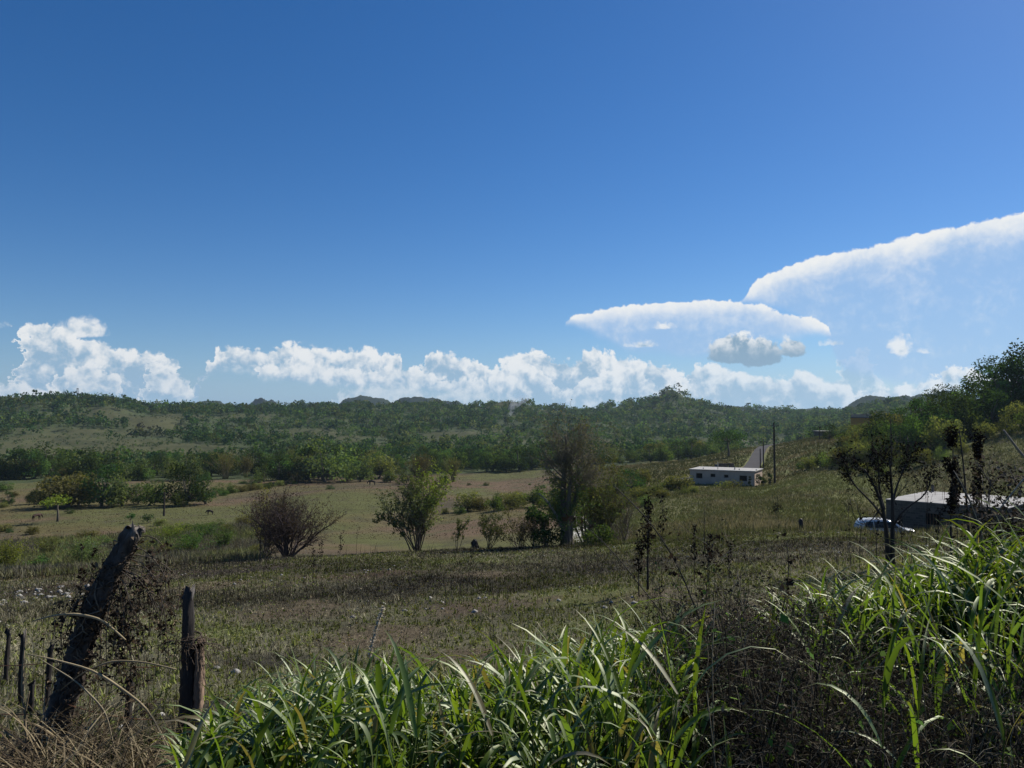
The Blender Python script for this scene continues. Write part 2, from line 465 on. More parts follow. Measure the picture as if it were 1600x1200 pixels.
FAR = [(1600, 652), (2500, 652), (4500, 653), (9000, 653)]
PROFILES = {
 -500: [(6, 1190), (10, 1080), (15, 1008), (20, 972), (30, 934), (40, 914), (48, 903), (60, 907), (80, 890), (100, 845), (130, 818), (150, 797), (200, 762), (240, 745), (300, 730), (400, 700), (500, 678), (600, 655), (700, 630), (780, 622), (900, 632)],
 0:    [(6, 1190), (10, 1075), (15, 1003), (20, 967), (30, 930), (40, 910), (48, 899), (60, 904), (75, 882), (90, 862), (110, 838), (130, 815), (150, 797), (200, 765), (240, 747), (300, 731), (400, 702), (500, 682), (600, 658), (700, 634), (770, 629), (900, 640)],
 130:  [(6, 1185), (10, 1072), (15, 1000), (20, 962), (30, 922), (40, 903), (48, 892), (60, 896), (75, 878), (90, 860), (110, 836), (130, 812), (150, 797), (200, 765), (240, 747), (300, 731), (400, 702), (500, 682), (600, 656), (700, 632), (770, 621), (900, 640)],
 300:  [(6, 1180), (10, 1068), (15, 993), (20, 953), (30, 912), (40, 891), (48, 880), (60, 882), (80, 864), (100, 838), (130, 808), (150, 795), (200, 765), (240, 748), (300, 732), (400, 706), (500, 690), (650, 662), (800, 641), (900, 640), (1100, 648)],
 500:  [(6, 1180), (10, 1066), (15, 988), (20, 946), (30, 902), (40, 879), (48, 868), (60, 868), (80, 856), (100, 835), (150, 795), (200, 766), (245, 745), (300, 730), (400, 714), (600, 680), (800, 650), (950, 638), (1100, 646)],
 650:  [(6, 1180), (10, 1066), (15, 985), (20, 940), (30, 896), (40, 872), (48, 860), (60, 865), (80, 856), (100, 838), (150, 797), (200, 766), (240, 746), (300, 730), (400, 714), (600, 683), (800, 656), (950, 641), (1100, 648)],
 790:  [(6, 1170), (10, 1055), (15, 978), (20, 934), (30, 893), (40, 869), (50, 856), (65, 862), (80, 848), (100, 826), (130, 796), (150, 789), (200, 764), (260, 738), (300, 727), (400, 712), (600, 684), (800, 654), (930, 631), (1050, 644)],
 900:  [(6, 1150), (10, 1038), (15, 965), (20, 925), (30, 887), (40, 863), (48, 851), (60, 856), (80, 836), (100, 814), (130, 790), (160, 770), (200, 752), (240, 737), (300, 724), (400, 706), (600, 684), (800, 662), (1000, 648), (1100, 652)],
 1050: [(6, 1140), (10, 1020), (15, 950), (20, 912), (30, 874), (40, 851), (46, 842), (52, 841), (60, 836), (80, 806), (100, 780), (120, 764), (140, 745), (160, 736), (190, 728), (215, 722), (260, 724), (300, 717), (400, 703), (600, 683), (780, 655), (850, 630), (885, 616), (950, 637), (1050, 648)],
 1180: [(6, 1135), (10, 1010), (15, 936), (20, 898), (30, 860), (40, 838), (46, 830), (52, 829), (60, 817), (80, 789), (100, 771), (120, 762), (132, 752), (150, 735), (200, 713), (240, 699), (265, 697), (320, 707), (400, 703), (600, 683), (800, 664), (1000, 650), (1200, 645), (1400, 648)],
 1300: [(6, 1130), (10, 1000), (15, 928), (20, 891), (30, 852), (40, 833), (45, 827), (50, 826), (60, 814), (80, 784), (100, 752), (130, 722), (160, 700), (200, 684), (240, 679), (300, 684), (400, 690), (600, 677), (800, 662), (1000, 648), (1300, 640), (1500, 646)],
 1400: [(6, 1125), (10, 992), (15, 920), (20, 882), (30, 846), (38, 839), (43, 836), (48, 838), (55, 844), (63, 842), (70, 832), (75, 812), (85, 785), (100, 745), (120, 709), (140, 688), (160, 675), (200, 664), (260, 656), (400, 680), (600, 662), (700, 637), (780, 630), (1000, 642)],
 1500: [(6, 1120), (10, 984), (15, 912), (20, 876), (30, 839), (38, 830), (43, 828), (48, 830), (55, 838), (63, 839), (70, 830), (78, 795), (88, 757), (100, 718), (115, 691), (130, 673), (150, 655), (200, 641), (300, 650), (600, 664), (1000, 645)],
 1600: [(6, 1110), (10, 975), (15, 905), (20, 867), (30, 832), (40, 820), (48, 824), (55, 833), (63, 832), (70, 818), (78, 780), (88, 735), (98, 700), (110, 669), (125, 645), (150, 625), (200, 613), (300, 640), (600, 660), (1000, 650)],
 2050: [(6, 1090), (10, 960), (15, 890), (20, 852), (30, 815), (45, 795), (60, 770), (80, 712), (100, 660), (130, 618), (160, 598), (220, 588), (400, 630), (700, 650)],
}
# columns as tan(azimuth); rows in log distance
PC = np.array(sorted(PROFILES)); PU = (PC - 800) / FPX
LY = np.log(np.concatenate([np.linspace(0.3, 6, 20), np.geomspace(6.3, 9000, 170)]))
ZT = np.zeros((len(PC), len(LY)))
for i, c in enumerate(PC):
    pts = [(0.2, EYE - 1.62), (1.0, EYE - 1.66), (2.2, EYE - 1.80), (3.6, EYE - 2.12)] + [(Y, rowz(c, py, Y)) for Y, py in PROFILES[c]]
    last = pts[-1][0]
    pts += [(Y, rowz(c, py, Y)) for Y, py in FAR if Y > last * 1.3]
    ly = np.log([p[0] for p in pts]); zz = np.array([p[1] for p in pts])
    z = np.interp(LY, ly, zz)
    ker = np.array([1, 2, 1.0]) / 4                       # soften the kinks
    for _ in range(2): z[1:-1] = ker[0] * z[:-2] + ker[1] * z[1:-1] + ker[2] * z[2:]
    ZT[i] = z

class VNoise:
    """smooth value noise for terrain and scatter densities"""
    def __init__(s, seed): s.g = np.random.default_rng(seed).random((256, 256))
    def __call__(s, x, y):
        x = np.asarray(x, float); y = np.asarray(y, float)
        xi = np.floor(x).astype(int); yi = np.floor(y).astype(int); fx = x - xi; fy = y - yi
        fx = fx * fx * (3 - 2 * fx); fy = fy * fy * (3 - 2 * fy)
        g = lambda a, b: s.g[a & 255, b & 255]
        return (g(xi, yi) * (1 - fx) + g(xi + 1, yi) * fx) * (1 - fy) + (g(xi, yi + 1) * (1 - fx) + g(xi + 1, yi + 1) * fx) * fy
    def fbm(s, x, y, o=4):
        r = 0; a = 0.5; t = 0
        for k in range(o): r = r + a * s(x * 2 ** k + 17 * k, y * 2 ** k + 5 * k); t += a; a *= 0.5
        return r / t
VN = VNoise(3); VN2 = VNoise(11)

def gz(x, y):
    """ground height"""
    x = np.asarray(x, float); y = np.asarray(y, float)
    r = np.hypot(x, y)
    # forward coordinate, kept positive: sideways and behind use the outermost profile at that radius
    yy = np.maximum(y, 0.36 * r); yy = np.maximum(yy, 0.3)
    u = np.clip(x / yy, PU[0], PU[-1])
    ly = np.clip(np.log(yy), LY[0], LY[-1] - 1e-6)
    j = np.clip(np.searchsorted(LY, ly) - 1, 0, len(LY) - 2); f = (ly - LY[j]) / (LY[j + 1] - LY[j])
    i = np.clip(np.searchsorted(PU, u) - 1, 0, len(PU) - 2); g = (u - PU[i]) / (PU[i + 1] - PU[i])
    g = g * g * (3 - 2 * g) * 0.5 + g * 0.5
    z = (ZT[i, j] * (1 - f) + ZT[i, j + 1] * f) * (1 - g) + (ZT[i + 1, j] * (1 - f) + ZT[i + 1, j + 1] * f) * g
    rough = np.clip(r / 60, 0.0, 1.0)
    z = z + (VN.fbm(x * 0.9 + 50, y * 0.9 + 50, 3) - 0.5) * 0.10 * np.clip(r / 5, 0, 1) \
          + (VN2.fbm(x * 0.12 + 9, y * 0.12 + 9, 3) - 0.5) * 0.35 * rough \
          + (VN.fbm(x / 60 + 31, y / 60 + 7, 4) - 0.5) * 17 * np.clip((r - 300) / 350, 0, 1)
    z = z + 2.2 * np.exp(-((fieldpx(x, y) - 560) / 150) ** 2 - ((r - 172) / 34) ** 2) * (y > 0)      # the swelling of the valley field
    for kp, kr, amp, sp, sr in ((1050, 885, 11, 27, 32), (800, 925, 8, 40, 40), (60, 745, 5, 55, 40), (165, 760, 5, 30, 40), (560, 900, 5, 40, 40), (650, 915, 6, 35, 40), (960, 960, 4, 30, 40)):
        z = z + amp * np.exp(-((fieldpx(x, y) - kp) / sp) ** 2 - ((r - kr) / sr) ** 2) * (y > 0)
    z = np.where(y < 0, EYE - 1.62 + np.clip(-y / 30, 0, 1) * 0.4 + (z - EYE + 1.62) * np.clip(1 + y / 6, 0, 1) * 0.6, z)
    return z

def ground_at(px, Y, py=800):
    x = colx(px, Y, py); return Vector((x, Y, float(gz(x, Y))))

# zones of the land, as weights at points
def fieldpx(x, y):
    return 800 + FPX * x / np.maximum(y, 0.5)
def clearing(x, y):
    """0..1, where the hill is open dry grass instead of wood"""
    r = np.hypot(x, y); px = fieldpx(x, y)
    n3 = VN2.fbm(x * 0.012 + 60, y * 0.012 + 80, 4)
    g = lambda p, q, sp, sq: np.exp(-((px - p) / sp) ** 2 - ((r - q) / sq) ** 2)
    return np.clip((n3 - 0.54) * 8 + 1.3 * g(110, 430, 170, 75) + 1.0 * g(240, 520, 90, 45) + 0.9 * g(330, 380, 120, 30)
                   + 1.1 * g(845, 800, 30, 40) + 0.8 * g(500, 560, 50, 30) + 0.8 * g(1080, 720, 60, 50) - 0.6 * (r > 760), 0, 1)
PATCHES = {   # patches of the burnt field: photo column, distance, width in columns, depth in metres
 'bare': ((470, 20, 120, 2.0), (600, 14.5, 110, 1.3), (330, 31, 80, 1.8), (180, 24, 70, 1.5), (760, 29, 80, 1.4), (690, 11.5, 90, .9)),
 'dark': ((620, 26, 150, 2.2), (360, 39, 180, 2.6), (820, 23, 110, 1.8), (1010, 31, 150, 2.8), (560, 35, 120, 1.8), (120, 36, 140, 2.4), (430, 12.5, 90, 1.0), (1300, 33, 160, 2.2)),
 'green': ((900, 19.5, 130, 2.2), (1230, 43, 260, 2.2), (740, 37, 110, 2.2), (1000, 16, 100, 1.6), (540, 10.5, 120, 1.0), (860, 43, 160, 2.0), (320, 16, 90, 1.4), (1120, 24, 110, 2.0)),
}
def patch(kind, x, y):
    px = fieldpx(x, y); r = np.hypot(x, y); w = 0.0
    jx = (VN2.fbm(x * 0.5 + 3, y * 0.5 + 77, 3) - 0.5)
    for p, q, a, b in PATCHES[kind]:
        w = np.maximum(w, np.exp(-((px - p + jx * a * 1.6) / a) ** 2 - ((r - q + jx * b * 3) / b) ** 2))
    return np.clip(w * 1.5 - 0.25, 0, 1)
def zones(x, y):
    x = np.asarray(x, float); y = np.asarray(y, float)
    r = np.hypot(x, y); px = fieldpx(x, y)
    n = VN.fbm(x * 0.05 + 3, y * 0.05 + 8, 4); n2 = VN2.fbm(x * 0.35 + 3, y * 0.35 + 8, 4); n3 = VN2.fbm(x * 0.012 + 60, y * 0.012 + 80, 4)
    C = np.zeros(x.shape + (3,))
    def put(w, c):
        nonlocal C
        w = np.clip(w, 0, 1)[..., None]; C = C * (1 - w) + np.asarray(c) * w
    put(np.ones_like(x), (0.055, 0.070, 0.034))                              # wooded hills: dark green-brown litter and scrub
    put(clearing(x, y), (0.074, 0.077, 0.038)); put(clearing(x, y) * (n - 0.5) * 6, (0.055, 0.060, 0.030))                               # dry clearings
    val = np.clip((262 + 40 * (n - 0.5) - r) / 8, 0, 1)
    put(val, (0.120, 0.086, 0.056))                                          # dry valley fields
    put(val * (VN.fbm(x * 0.02 + 70, y * 0.02 + 8, 4) - 0.48) * 8, (0.082, 0.068, 0.044))                 # darker worn ground
    put(val * (n - 0.50) * 7, (0.105, 0.092, 0.042))
    put(val * (VN2.fbm(x * 0.028 + 17, y * 0.028 + 55, 4) - 0.47) * 9, (0.090, 0.094, 0.038))        # greener swales
    put(val * (n2 - 0.56) * 5, (0.080, 0.076, 0.040))
    left = np.clip((400 - px) / 90 + (n - .5) * 2, 0, 1) * np.clip((118 + 26 * (n - .5) - r) / 8, 0, 1)
    put(left * (0.75 + (n - 0.5)), (0.125, 0.125, 0.066))                      # rough grass on the left
    rs = np.clip((px - 905 - 60 * (n - 0.5) - np.clip(r - 150, 0, 400) * 0.6) / 60, 0, 1) * np.clip((300 - r) / 10, 0, 1)
    put(rs, (0.125, 0.140, 0.052))                                           # grassy right slope
    put(rs * (n - 0.45) * 6, (0.130, 0.125, 0.062))
    put(rs * (n2 - 0.56) * 6, (0.060, 0.055, 0.036))
    put(rs * (px < 1260) * (r > 120) * (n2 - 0.42) * 5, (0.15, 0.13, 0.065))
    burn = np.clip((50.5 + 3 * (n - 0.5) - r * np.clip(1, 0, 1)) / 3, 0, 1)
    put(burn, (0.083, 0.080, 0.050))                                         # burnt over field
    put(burn * (n - 0.45) * 7, (0.105, 0.110, 0.042))
    put(burn * (n2 - 0.58) * 5, (0.030, 0.027, 0.022))
    put(burn * (VN.fbm(x * .16 + 90, y * .16 + 12, 3) - 0.60) * 6, (0.085, 0.062, 0.044))  # bare reddish earth
    put(np.clip((px - 860) / 120, 0, 1) * np.clip((r - 34) / 8, 0, 1) * burn * (n2 - 0.3) * 3, (0.110, 0.120, 0.042))
    C = C * (1 + (burn * (VN.fbm(x * 0.10 + 33, y * 0.22 + 61, 4) - 0.5) * 1.6)[..., None]).clip(0.4, 1.8)
    put(burn * patch('bare', x, y) * 0.85, (0.100, 0.078, 0.052)); put(burn * patch('dark', x, y) * 0.75, (0.036, 0.033, 0.028)); put(burn * patch('green', x, y) * 0.7, (0.105, 0.125, 0.040))
    strip = (px < 345) * (px > -400) * np.exp(-((r - 53.5 - 2.5 * (n - .5)) / 3.0) ** 2)
    put(strip * 1.1, (0.16, 0.105, 0.055))                                    # tawny strip by the shrub
    return C

def build_ground():
    a_in = np.linspace(-38, 38, 760)
    a = np.concatenate([np.arange(-180, -60, 4.0), np.arange(-60, -38, 0.8), a_in, np.arange(38.8, 60, 0.8), np.arange(60, 180, 4.0)])
    r = np.concatenate([[0.15], np.geomspace(0.5, 60, 190), np.geomspace(60.7, 1400, 250)[0:], np.geomspace(1450, 9000, 16)])
    A, RR = np.meshgrid(np.radians(a), r, indexing='ij')
    Xg = np.sin(A) * RR; Yg = np.cos(A) * RR
    Z = gz(Xg, Yg)
    na, nr = A.shape
    idx = np.arange(na * nr).reshape(na, nr)
    nx = np.roll(idx, -1, 0)
    q = np.stack([idx[:, :-1], idx[:, 1:], nx[:, 1:], nx[:, :-1]], -1).reshape(-1, 4)
    V = np.stack([Xg, Yg, Z], -1).reshape(-1, 3)
    cap = idx[:, 0][::-1][None]
    c = zones(Xg, Yg).reshape(-1, 3)
    m, t, o = new_mat('land')
    p = t.nodes.new('ShaderNodeBsdfPrincipled'); t.links.new(p.outputs[0], o.inputs[0])
    tc = t.nodes.new('ShaderNodeTexCoord'); P = tc.outputs['Object']
    n1 = noise(t, P, 0.22, 6, 0.65); n2 = noise(t, P, 2.6, 6, 0.7); n3 = noise(t, P, 16, 4, 0.7)
    k = (n1 * 0.9 + 0.55) * (n2 * 1.1 + 0.45) * (n3 * 1.2 + 0.4)
    s = t.nodes.new('ShaderNodeVectorMath'); s.operation = 'SCALE'
    t.links.new(attr(t), s.inputs[0]); t.links.new(k.s, s.inputs['Scale'])
    t.links.new(s.outputs[0], p.inputs['Base Color'])
    p.inputs['Roughness'].default_value = 1.0; p.inputs['Specular IOR Level'].default_value = 0.05
    b = t.nodes.new('ShaderNodeBump'); b.inputs['Strength'].default_value = 0.9; b.inputs['Distance'].default_value = 0.15
    t.links.new((n2 + n3 * 0.4).s, b.inputs['Height']); t.links.new(b.outputs[0], p.inputs['Normal'])
    g = mesh('ground', V, [q, cap], m, None, c, True)
    tag(g, 'burnt field falling to a dry valley and wooded hills', 'ground', kind='structure')
build_ground()

# far knolls beyond the ridge
def knoll(px, pytop, wpx, Y, name='hills', seed=1, skew=0.0):
    rng = np.random.default_rng(seed)
    top = at(px, pytop, Y); w = wpx / FPX * Y
    base = rowz(px, 655, Y) - 5
    n = 90
    g = np.linspace(-1.25, 1.25, n); gx, gy = np.meshgrid(g, g, indexing='ij')
    q = np.clip(1 - np.hypot(gx * (1 + skew * gx), gy), 0, 1)
    h = np.clip(q * 1.35, 0, 1); h = h * h * (3 - 2 * h)
    xx = top.x + gx * w * 0.62; yy = Y + gy * w * 0.62
    z = base + (top.z - base) * h + (VN.fbm(gx * 4 + seed, gy * 4, 3) - .5) * (top.z - base) * 0.35 * np.clip(h * 3, 0, 1) \
        + (rng.random((n, n)) - 0.5) * 5 * np.clip(h * 4, 0, 1)
    idx = np.arange(n * n).reshape(n, n)
    f = np.stack([idx[:-1, :-1], idx[1:, :-1], idx[1:, 1:], idx[:-1, 1:]], -1).reshape(-1, 4)
    c = np.array((0.045, 0.06, 0.03)) * (0.7 + 0.6 * rng.random((n * n, 1)))
    o = mesh(name, np.stack([xx, yy, z], -1).reshape(-1, 3), [f], M_FOREST, None, c, True)
    tag(o, kind='structure')
    return (top.x, Y, w * 0.62, base, top.z)
for k in ((412, 626, 70, 2300, 3), (325, 628, 90, 2000, 5), (570, 622, 120, 2300, 8), (492, 632, 110, 2000, 9), (655, 624, 130, 2100, 12), (700, 629, 90, 2400, 15),
          (1395, 622, 190, 1500, 21), (1300, 640, 200, 1900, 24), (1470, 618, 150, 1600, 27), (1130, 637, 160, 2400, 30), (1250, 643, 200, 2200, 33)):
    knoll(k[0], k[1], k[2], k[3], seed=k[4])
# ------------------------------------------------------------------ trees of the valley and the hills
GREENS = {
 'dark':  [(0.042, 0.078, 0.028), (0.058, 0.100, 0.034), (0.034, 0.062, 0.030)],
 'mid':   [(0.075, 0.120, 0.036), (0.095, 0.140, 0.042), (0.056, 0.095, 0.036)],
 'pale':  [(0.120, 0.155, 0.058), (0.135, 0.165, 0.066), (0.100, 0.125, 0.056)],
 'lime':  [(0.180, 0.230, 0.046), (0.210, 0.250, 0.050), (0.140, 0.185, 0.044)],
 'olive': [(0.130, 0.135, 0.050), (0.150, 0.150, 0.058), (0.105, 0.110, 0.044)],
 'straw': [(0.175, 0.155, 0.068), (0.145, 0.135, 0.058), (0.115, 0.118, 0.048)],
}

def crown_points(rng, H, W, n, K=11, z0=0.30, z1=0.98, flat=1.0, shell=0.4):
    """leaf centres and outward directions of a lumpy crown"""
    u = rng.normal(size=(K, 3)); u = norm(u) * rng.uniform(0.35, 1.0, (K, 1)) ** 0.6
    zc = (z0 + z1) / 2 * H; zr = (z1 - z0) / 2 * H
    lr = rng.uniform(0.17, 0.33, K) * W * 0.9
    c = u * np.array([W * 0.36, W * 0.36, max(zr - 0.16 * W, 0.1 * H)]) + np.array([0, 0, zc])
    if z0 < 0:                                         # crowns that reach the ground: a skirt of low lumps
        q = K // 2; a = rng.uniform(0, 2 * math.pi, q); rr_ = rng.uniform(0.15, 0.42, q) * W
        c[:q] = np.stack([np.cos(a) * rr_, np.sin(a) * rr_, rng.uniform(0.08, 0.42, q) * H], 1); lr[:q] = rng.uniform(0.15, 0.24, q) * W
    w = lr ** 2; k = rng.choice(K, n, p=w / w.sum())
    d = rng.normal(size=(n, 3)); d[:, 2] = d[:, 2] * 0.9 + 0.25; d = norm(d)
    rr = lr[k] * (rng.uniform(0, 1, n) ** shell)
    p = c[k] + d * rr[:, None] * np.array([1, 1, flat])
    p[:, 2] = np.maximum(p[:, 2], 0.05 * H + rng.random(n) * 0.1 * H)
    return p, d, k, c, lr

def crown_colors(rng, k, K, pal, var=0.22):
    base = np.asarray(GREENS[pal] if isinstance(pal, str) else pal)
    lobe = base[rng.integers(0, len(base), K)] * rng.uniform(0.65, 1.35, (K, 1))
    c = lobe[k] * rng.uniform(1 - var, 1 + var, (len(k), 1))
    return np.repeat(c, 4, 0)

BARK_C = (0.11, 0.095, 0.075)
def broad_tree(name, label, cat, seed, H, W, n=1100, leaf=0.42, pal='dark', K=11, z0=0.25, flat=0.9, group=None, mat=None, trunk=None, loc=(0, 0, 0), shell=0.4):
    rng = np.random.default_rng(seed)
    root = tag(empty(name, loc), label, cat, group)
    p, d, k, c, lr = crown_points(rng, H, W, n, K, z0, flat=flat, shell=shell)
    V, F = leaves(rng, p, leaf, d, 0.6, 0.9)
    tr = trunk or 0.035 * H
    zt = H * (z0 + 0.18)
    tp = np.array([[(0, 0, -0.4), (0.02 * H, 0, zt * 0.35), (-0.02 * H, 0.01 * H, zt * 0.7), (0, 0, zt)]])
    tv, tf = tubes(tp, np.array([[tr * 1.35, tr, tr * 0.85, tr * 0.7]]), 6)
    g = Geo().add(tv, tf, BARK_C)
    # a limb to each lump of the crown
    t = np.linspace(0, 1, 5)[None, :, None]
    st = np.array([0, 0, zt * 0.9]); m1 = c * np.array([0.45, 0.45, 1]) * 0.55 + st * 0.45
    L = (1 - t) ** 2 * st + 2 * t * (1 - t) * m1[:, None] + t ** 2 * c[:, None]
    lv, lf = tubes(L, np.broadcast_to(tr * np.linspace(0.5, 0.12, 5), (K, 5)), 4)
    g.add(lv, lf, BARK_C)
    g.build('trunk', M_BARK, root)
    mesh('crown', V, F, mat or M_FOREST, root, crown_colors(rng, k, K, pal))
    return root

def bamboo_clump(name, label, seed, H, W, n=1700, pal='straw', loc=(0, 0, 0), group=None, leaf=0.42, culms=46, cat='bamboo'):
    rng = np.random.default_rng(seed)
    root = tag(empty(name, loc), label, cat, group)
    a = rng.uniform(0, 2 * math.pi, culms); lean = np.abs(rng.normal(0.0, 0.42, culms)); Lh = H * rng.uniform(0.75, 1.05, culms)
    t = np.linspace(0, 1, 7)
    rad = (W * 0.5 * np.clip(lean / 0.75, 0, 1))[:, None] * (0.25 * t + 0.75 * t ** 2)[None] + 0.05 * W
    P = np.stack([np.cos(a)[:, None] * rad, np.sin(a)[:, None] * rad, (Lh * (1 - 0.28 * lean ** 2))[:, None] * (t * (1.22 - 0.22 * t))[None] - 0.2], -1)
    v, f = tubes(P, np.broadcast_to(np.linspace(0.05, 0.015, 7) * H / 9, (culms, 7)), 4)
    mesh('culms', v, f, M_BARK, root, (0.16, 0.14, 0.065))
    i = rng.integers(0, culms, n); tt = rng.uniform(0.22, 1.0, n) ** 0.8 * 5.99; j = tt.astype(int); fr = (tt - j)[:, None]
    p = P[i, j] * (1 - fr) + P[i, j + 1] * fr + rng.normal(size=(n, 3)) * 0.045 * H
    p[:, 2] = np.maximum(p[:, 2], 0.1)
    V, F = leaves(rng, p, leaf, p * np.array([1, 1, 0]) + np.array([0, 0, 0.5]), 0.35, 0.9)
    base = np.asarray(GREENS[pal]) if isinstance(pal, str) else np.asarray(pal)
    cc = base[rng.integers(0, len(base), culms)][i] * rng.uniform(0.75, 1.25, (n, 1))
    mesh('foliage', V, F, M_FOREST, root, np.repeat(cc, 4, 0))
    return root

# --- source trees of the valley, one of each kind; every one is placed below
VALLEY = 'trees standing along the valley floor'
KINDS = [('dark', 8.5, 8.5, 1.0), ('dark', 9.5, 7.0, 0.9), ('mid', 8.0, 8.0, 0.8), ('mid', 10.5, 8.0, 1.0), ('pale', 7.5, 8.5, 0.7), ('olive', 7.0, 7.5, 0.8), ('dark', 11.0, 9.5, 1.0)]
KLABEL = ['dark green round tree in the line of trees along the valley floor', 'dark green upright tree in the line of trees along the valley floor',
          'mid green rounded tree in the line of trees along the valley floor', 'mid green tall tree in the line of trees along the valley floor',
          'pale green loose tree in the line of trees along the valley floor', 'olive green spreading tree in the line of trees along the valley floor',
          'large dark green spreading tree in the line of trees along the valley floor']
HLABEL = ['dark green round tree in the wood on the lower hillside', 'dark green upright tree in the wood on the lower hillside',
          'mid green rounded tree in the wood on the lower hillside', 'mid green tall tree in the wood on the lower hillside',
          'pale green loose tree in the wood on the lower hillside', 'olive green spreading tree in the wood on the lower hillside',
          'large dark green spreading tree in the wood on the lower hillside']
SRC = [broad_tree('valley_tree', KLABEL[i], 'tree', 100 + i, h, w, 2000, 0.44, pal, z0=-0.05, K=20) for i, (pal, h, w, _) in enumerate(KINDS)]
used = [False] * len(SRC)
def plant(i, x, y, H, label, group, rz, wide=1.0):
    s = H / KINDS[i][1]
    z = float(gz(x, y))
    if not used[i]:
        used[i] = True; o = SRC[i]; o.location = (x, y, z - 0.1); o.rotation_euler = (0, 0, rz); o.scale = (s * wide, s * wide, s)
        o['label'] = label; o['group'] = group
        return o
    return copy_thing(SRC[i], (x, y, z - 0.1), rz, (s * wide, s * wide, s), label, group)

rt = np.random.default_rng(21)
def row(items, Y0, jitterY=6, gsuf='', kinds=None):
    for px, hpx in items:
        Y = Y0 + rt.uniform(-jitterY, jitterY)
        i = int(rt.choice(kinds if kinds else [0, 1, 2, 3, 6, 4, 5, 2]))
        H = hpx / FPX * Y * rt.choice([0.62, 0.85, 1.0, 1.12, 1.25])
        plant(i, colx(px + rt.uniform(-7, 7), Y, 740), Y, H, KLABEL[i], VALLEY, rt.uniform(0, 6.28), rt.uniform(0.9, 1.35))
row([(52, 26), (80, 40), (100, 60), (128, 68), (160, 66), (190, 58), (214, 52), (240, 60), (268, 56), (296, 60), (318, 40), (20, 22), (-30, 30), (-80, 50)], 158, 5)
row([(px + rt.uniform(-6, 6), rt.uniform(32, 52)) for px in range(-60, 330, 17)], 240, 15)
row([(398, 44), (418, 50), (440, 46), (458, 56), (482, 62), (504, 64), (520, 58), (545, 50), (566, 44), (588, 42), (610, 38), (632, 42), (470, 48), (430, 40)], 228, 12)
row([(px + rt.uniform(-6, 6), rt.uniform(28, 46)) for px in range(690, 935, 14)], 276, 16)
row([(px + rt.uniform(-6, 6), rt.uniform(26, 44)) for px in range(360, 700, 17)], 262, 8)
row([(px + rt.uniform(-6, 6), rt.uniform(16, 26)) for px in range(940, 1160, 15)], 285, 9, kinds=[2, 3, 4])
row([(715, 20), (735, 30), (752, 32), (772, 30), (795, 34), (815, 36), (830, 34), (700, 14)], 132, 5, kinds=[2, 4, 2, 5])
row([(340, 24), (362, 14), (8, 16), (-20, 22)], 190, 6, kinds=[4, 5, 2])
row([(690, 26), (1138, 0.1)][:1], 214, 2, kinds=[2])

SCR = 'scrub bushes dotted over the valley pasture'
for _ in range(34):
    px = rt.uniform(-20, 900); Y = rt.uniform(140, 225)
    if 560 < px < 660 and Y > 200: continue
    plant(int(rt.choice([2, 4, 5, 0])), colx(px, Y, 760), Y, rt.uniform(0.7, 1.9), 'small scrub bush dotted on the dry valley pasture', SCR, rt.uniform(0, 6.28), 1.5)
for k in range(15):                                        # hedge along the foot of the swelling
    f = k / 14; px = 296 + 165 * f + rt.uniform(-4, 4); Y = 165 + 52 * f
    plant(int(rt.choice([0, 2, 5])), colx(px, Y, 760), Y, rt.uniform(0.9, 2.4), 'low bush of the broken hedge below the swelling valley field', 'bushes of the broken hedge in the valley', rt.uniform(0, 6.28), 1.6)

bamboo_clump('bamboo_clump', 'large brownish bamboo clump casting its shadow on the valley field', 5, 8.6, 13.5, 2600, loc=ground_at(655, 214, 745), leaf=0.5)
bamboo_clump('bamboo_clump', 'smaller green bamboo clump right of the large brownish one', 6, 7.0, 7.5, 1600, 'olive', loc=ground_at(708, 222, 740))
bamboo_clump('bamboo_clump', 'pale yellowish bamboo clump behind the left valley trees', 8, 8.5, 14, 2000, 'straw', loc=ground_at(352, 238, 740))
bamboo_clump('bamboo_clump', 'green bamboo clump beside the pale yellowish one in the valley', 9, 7.5, 9, 1600, 'olive', loc=ground_at(384, 244, 740))

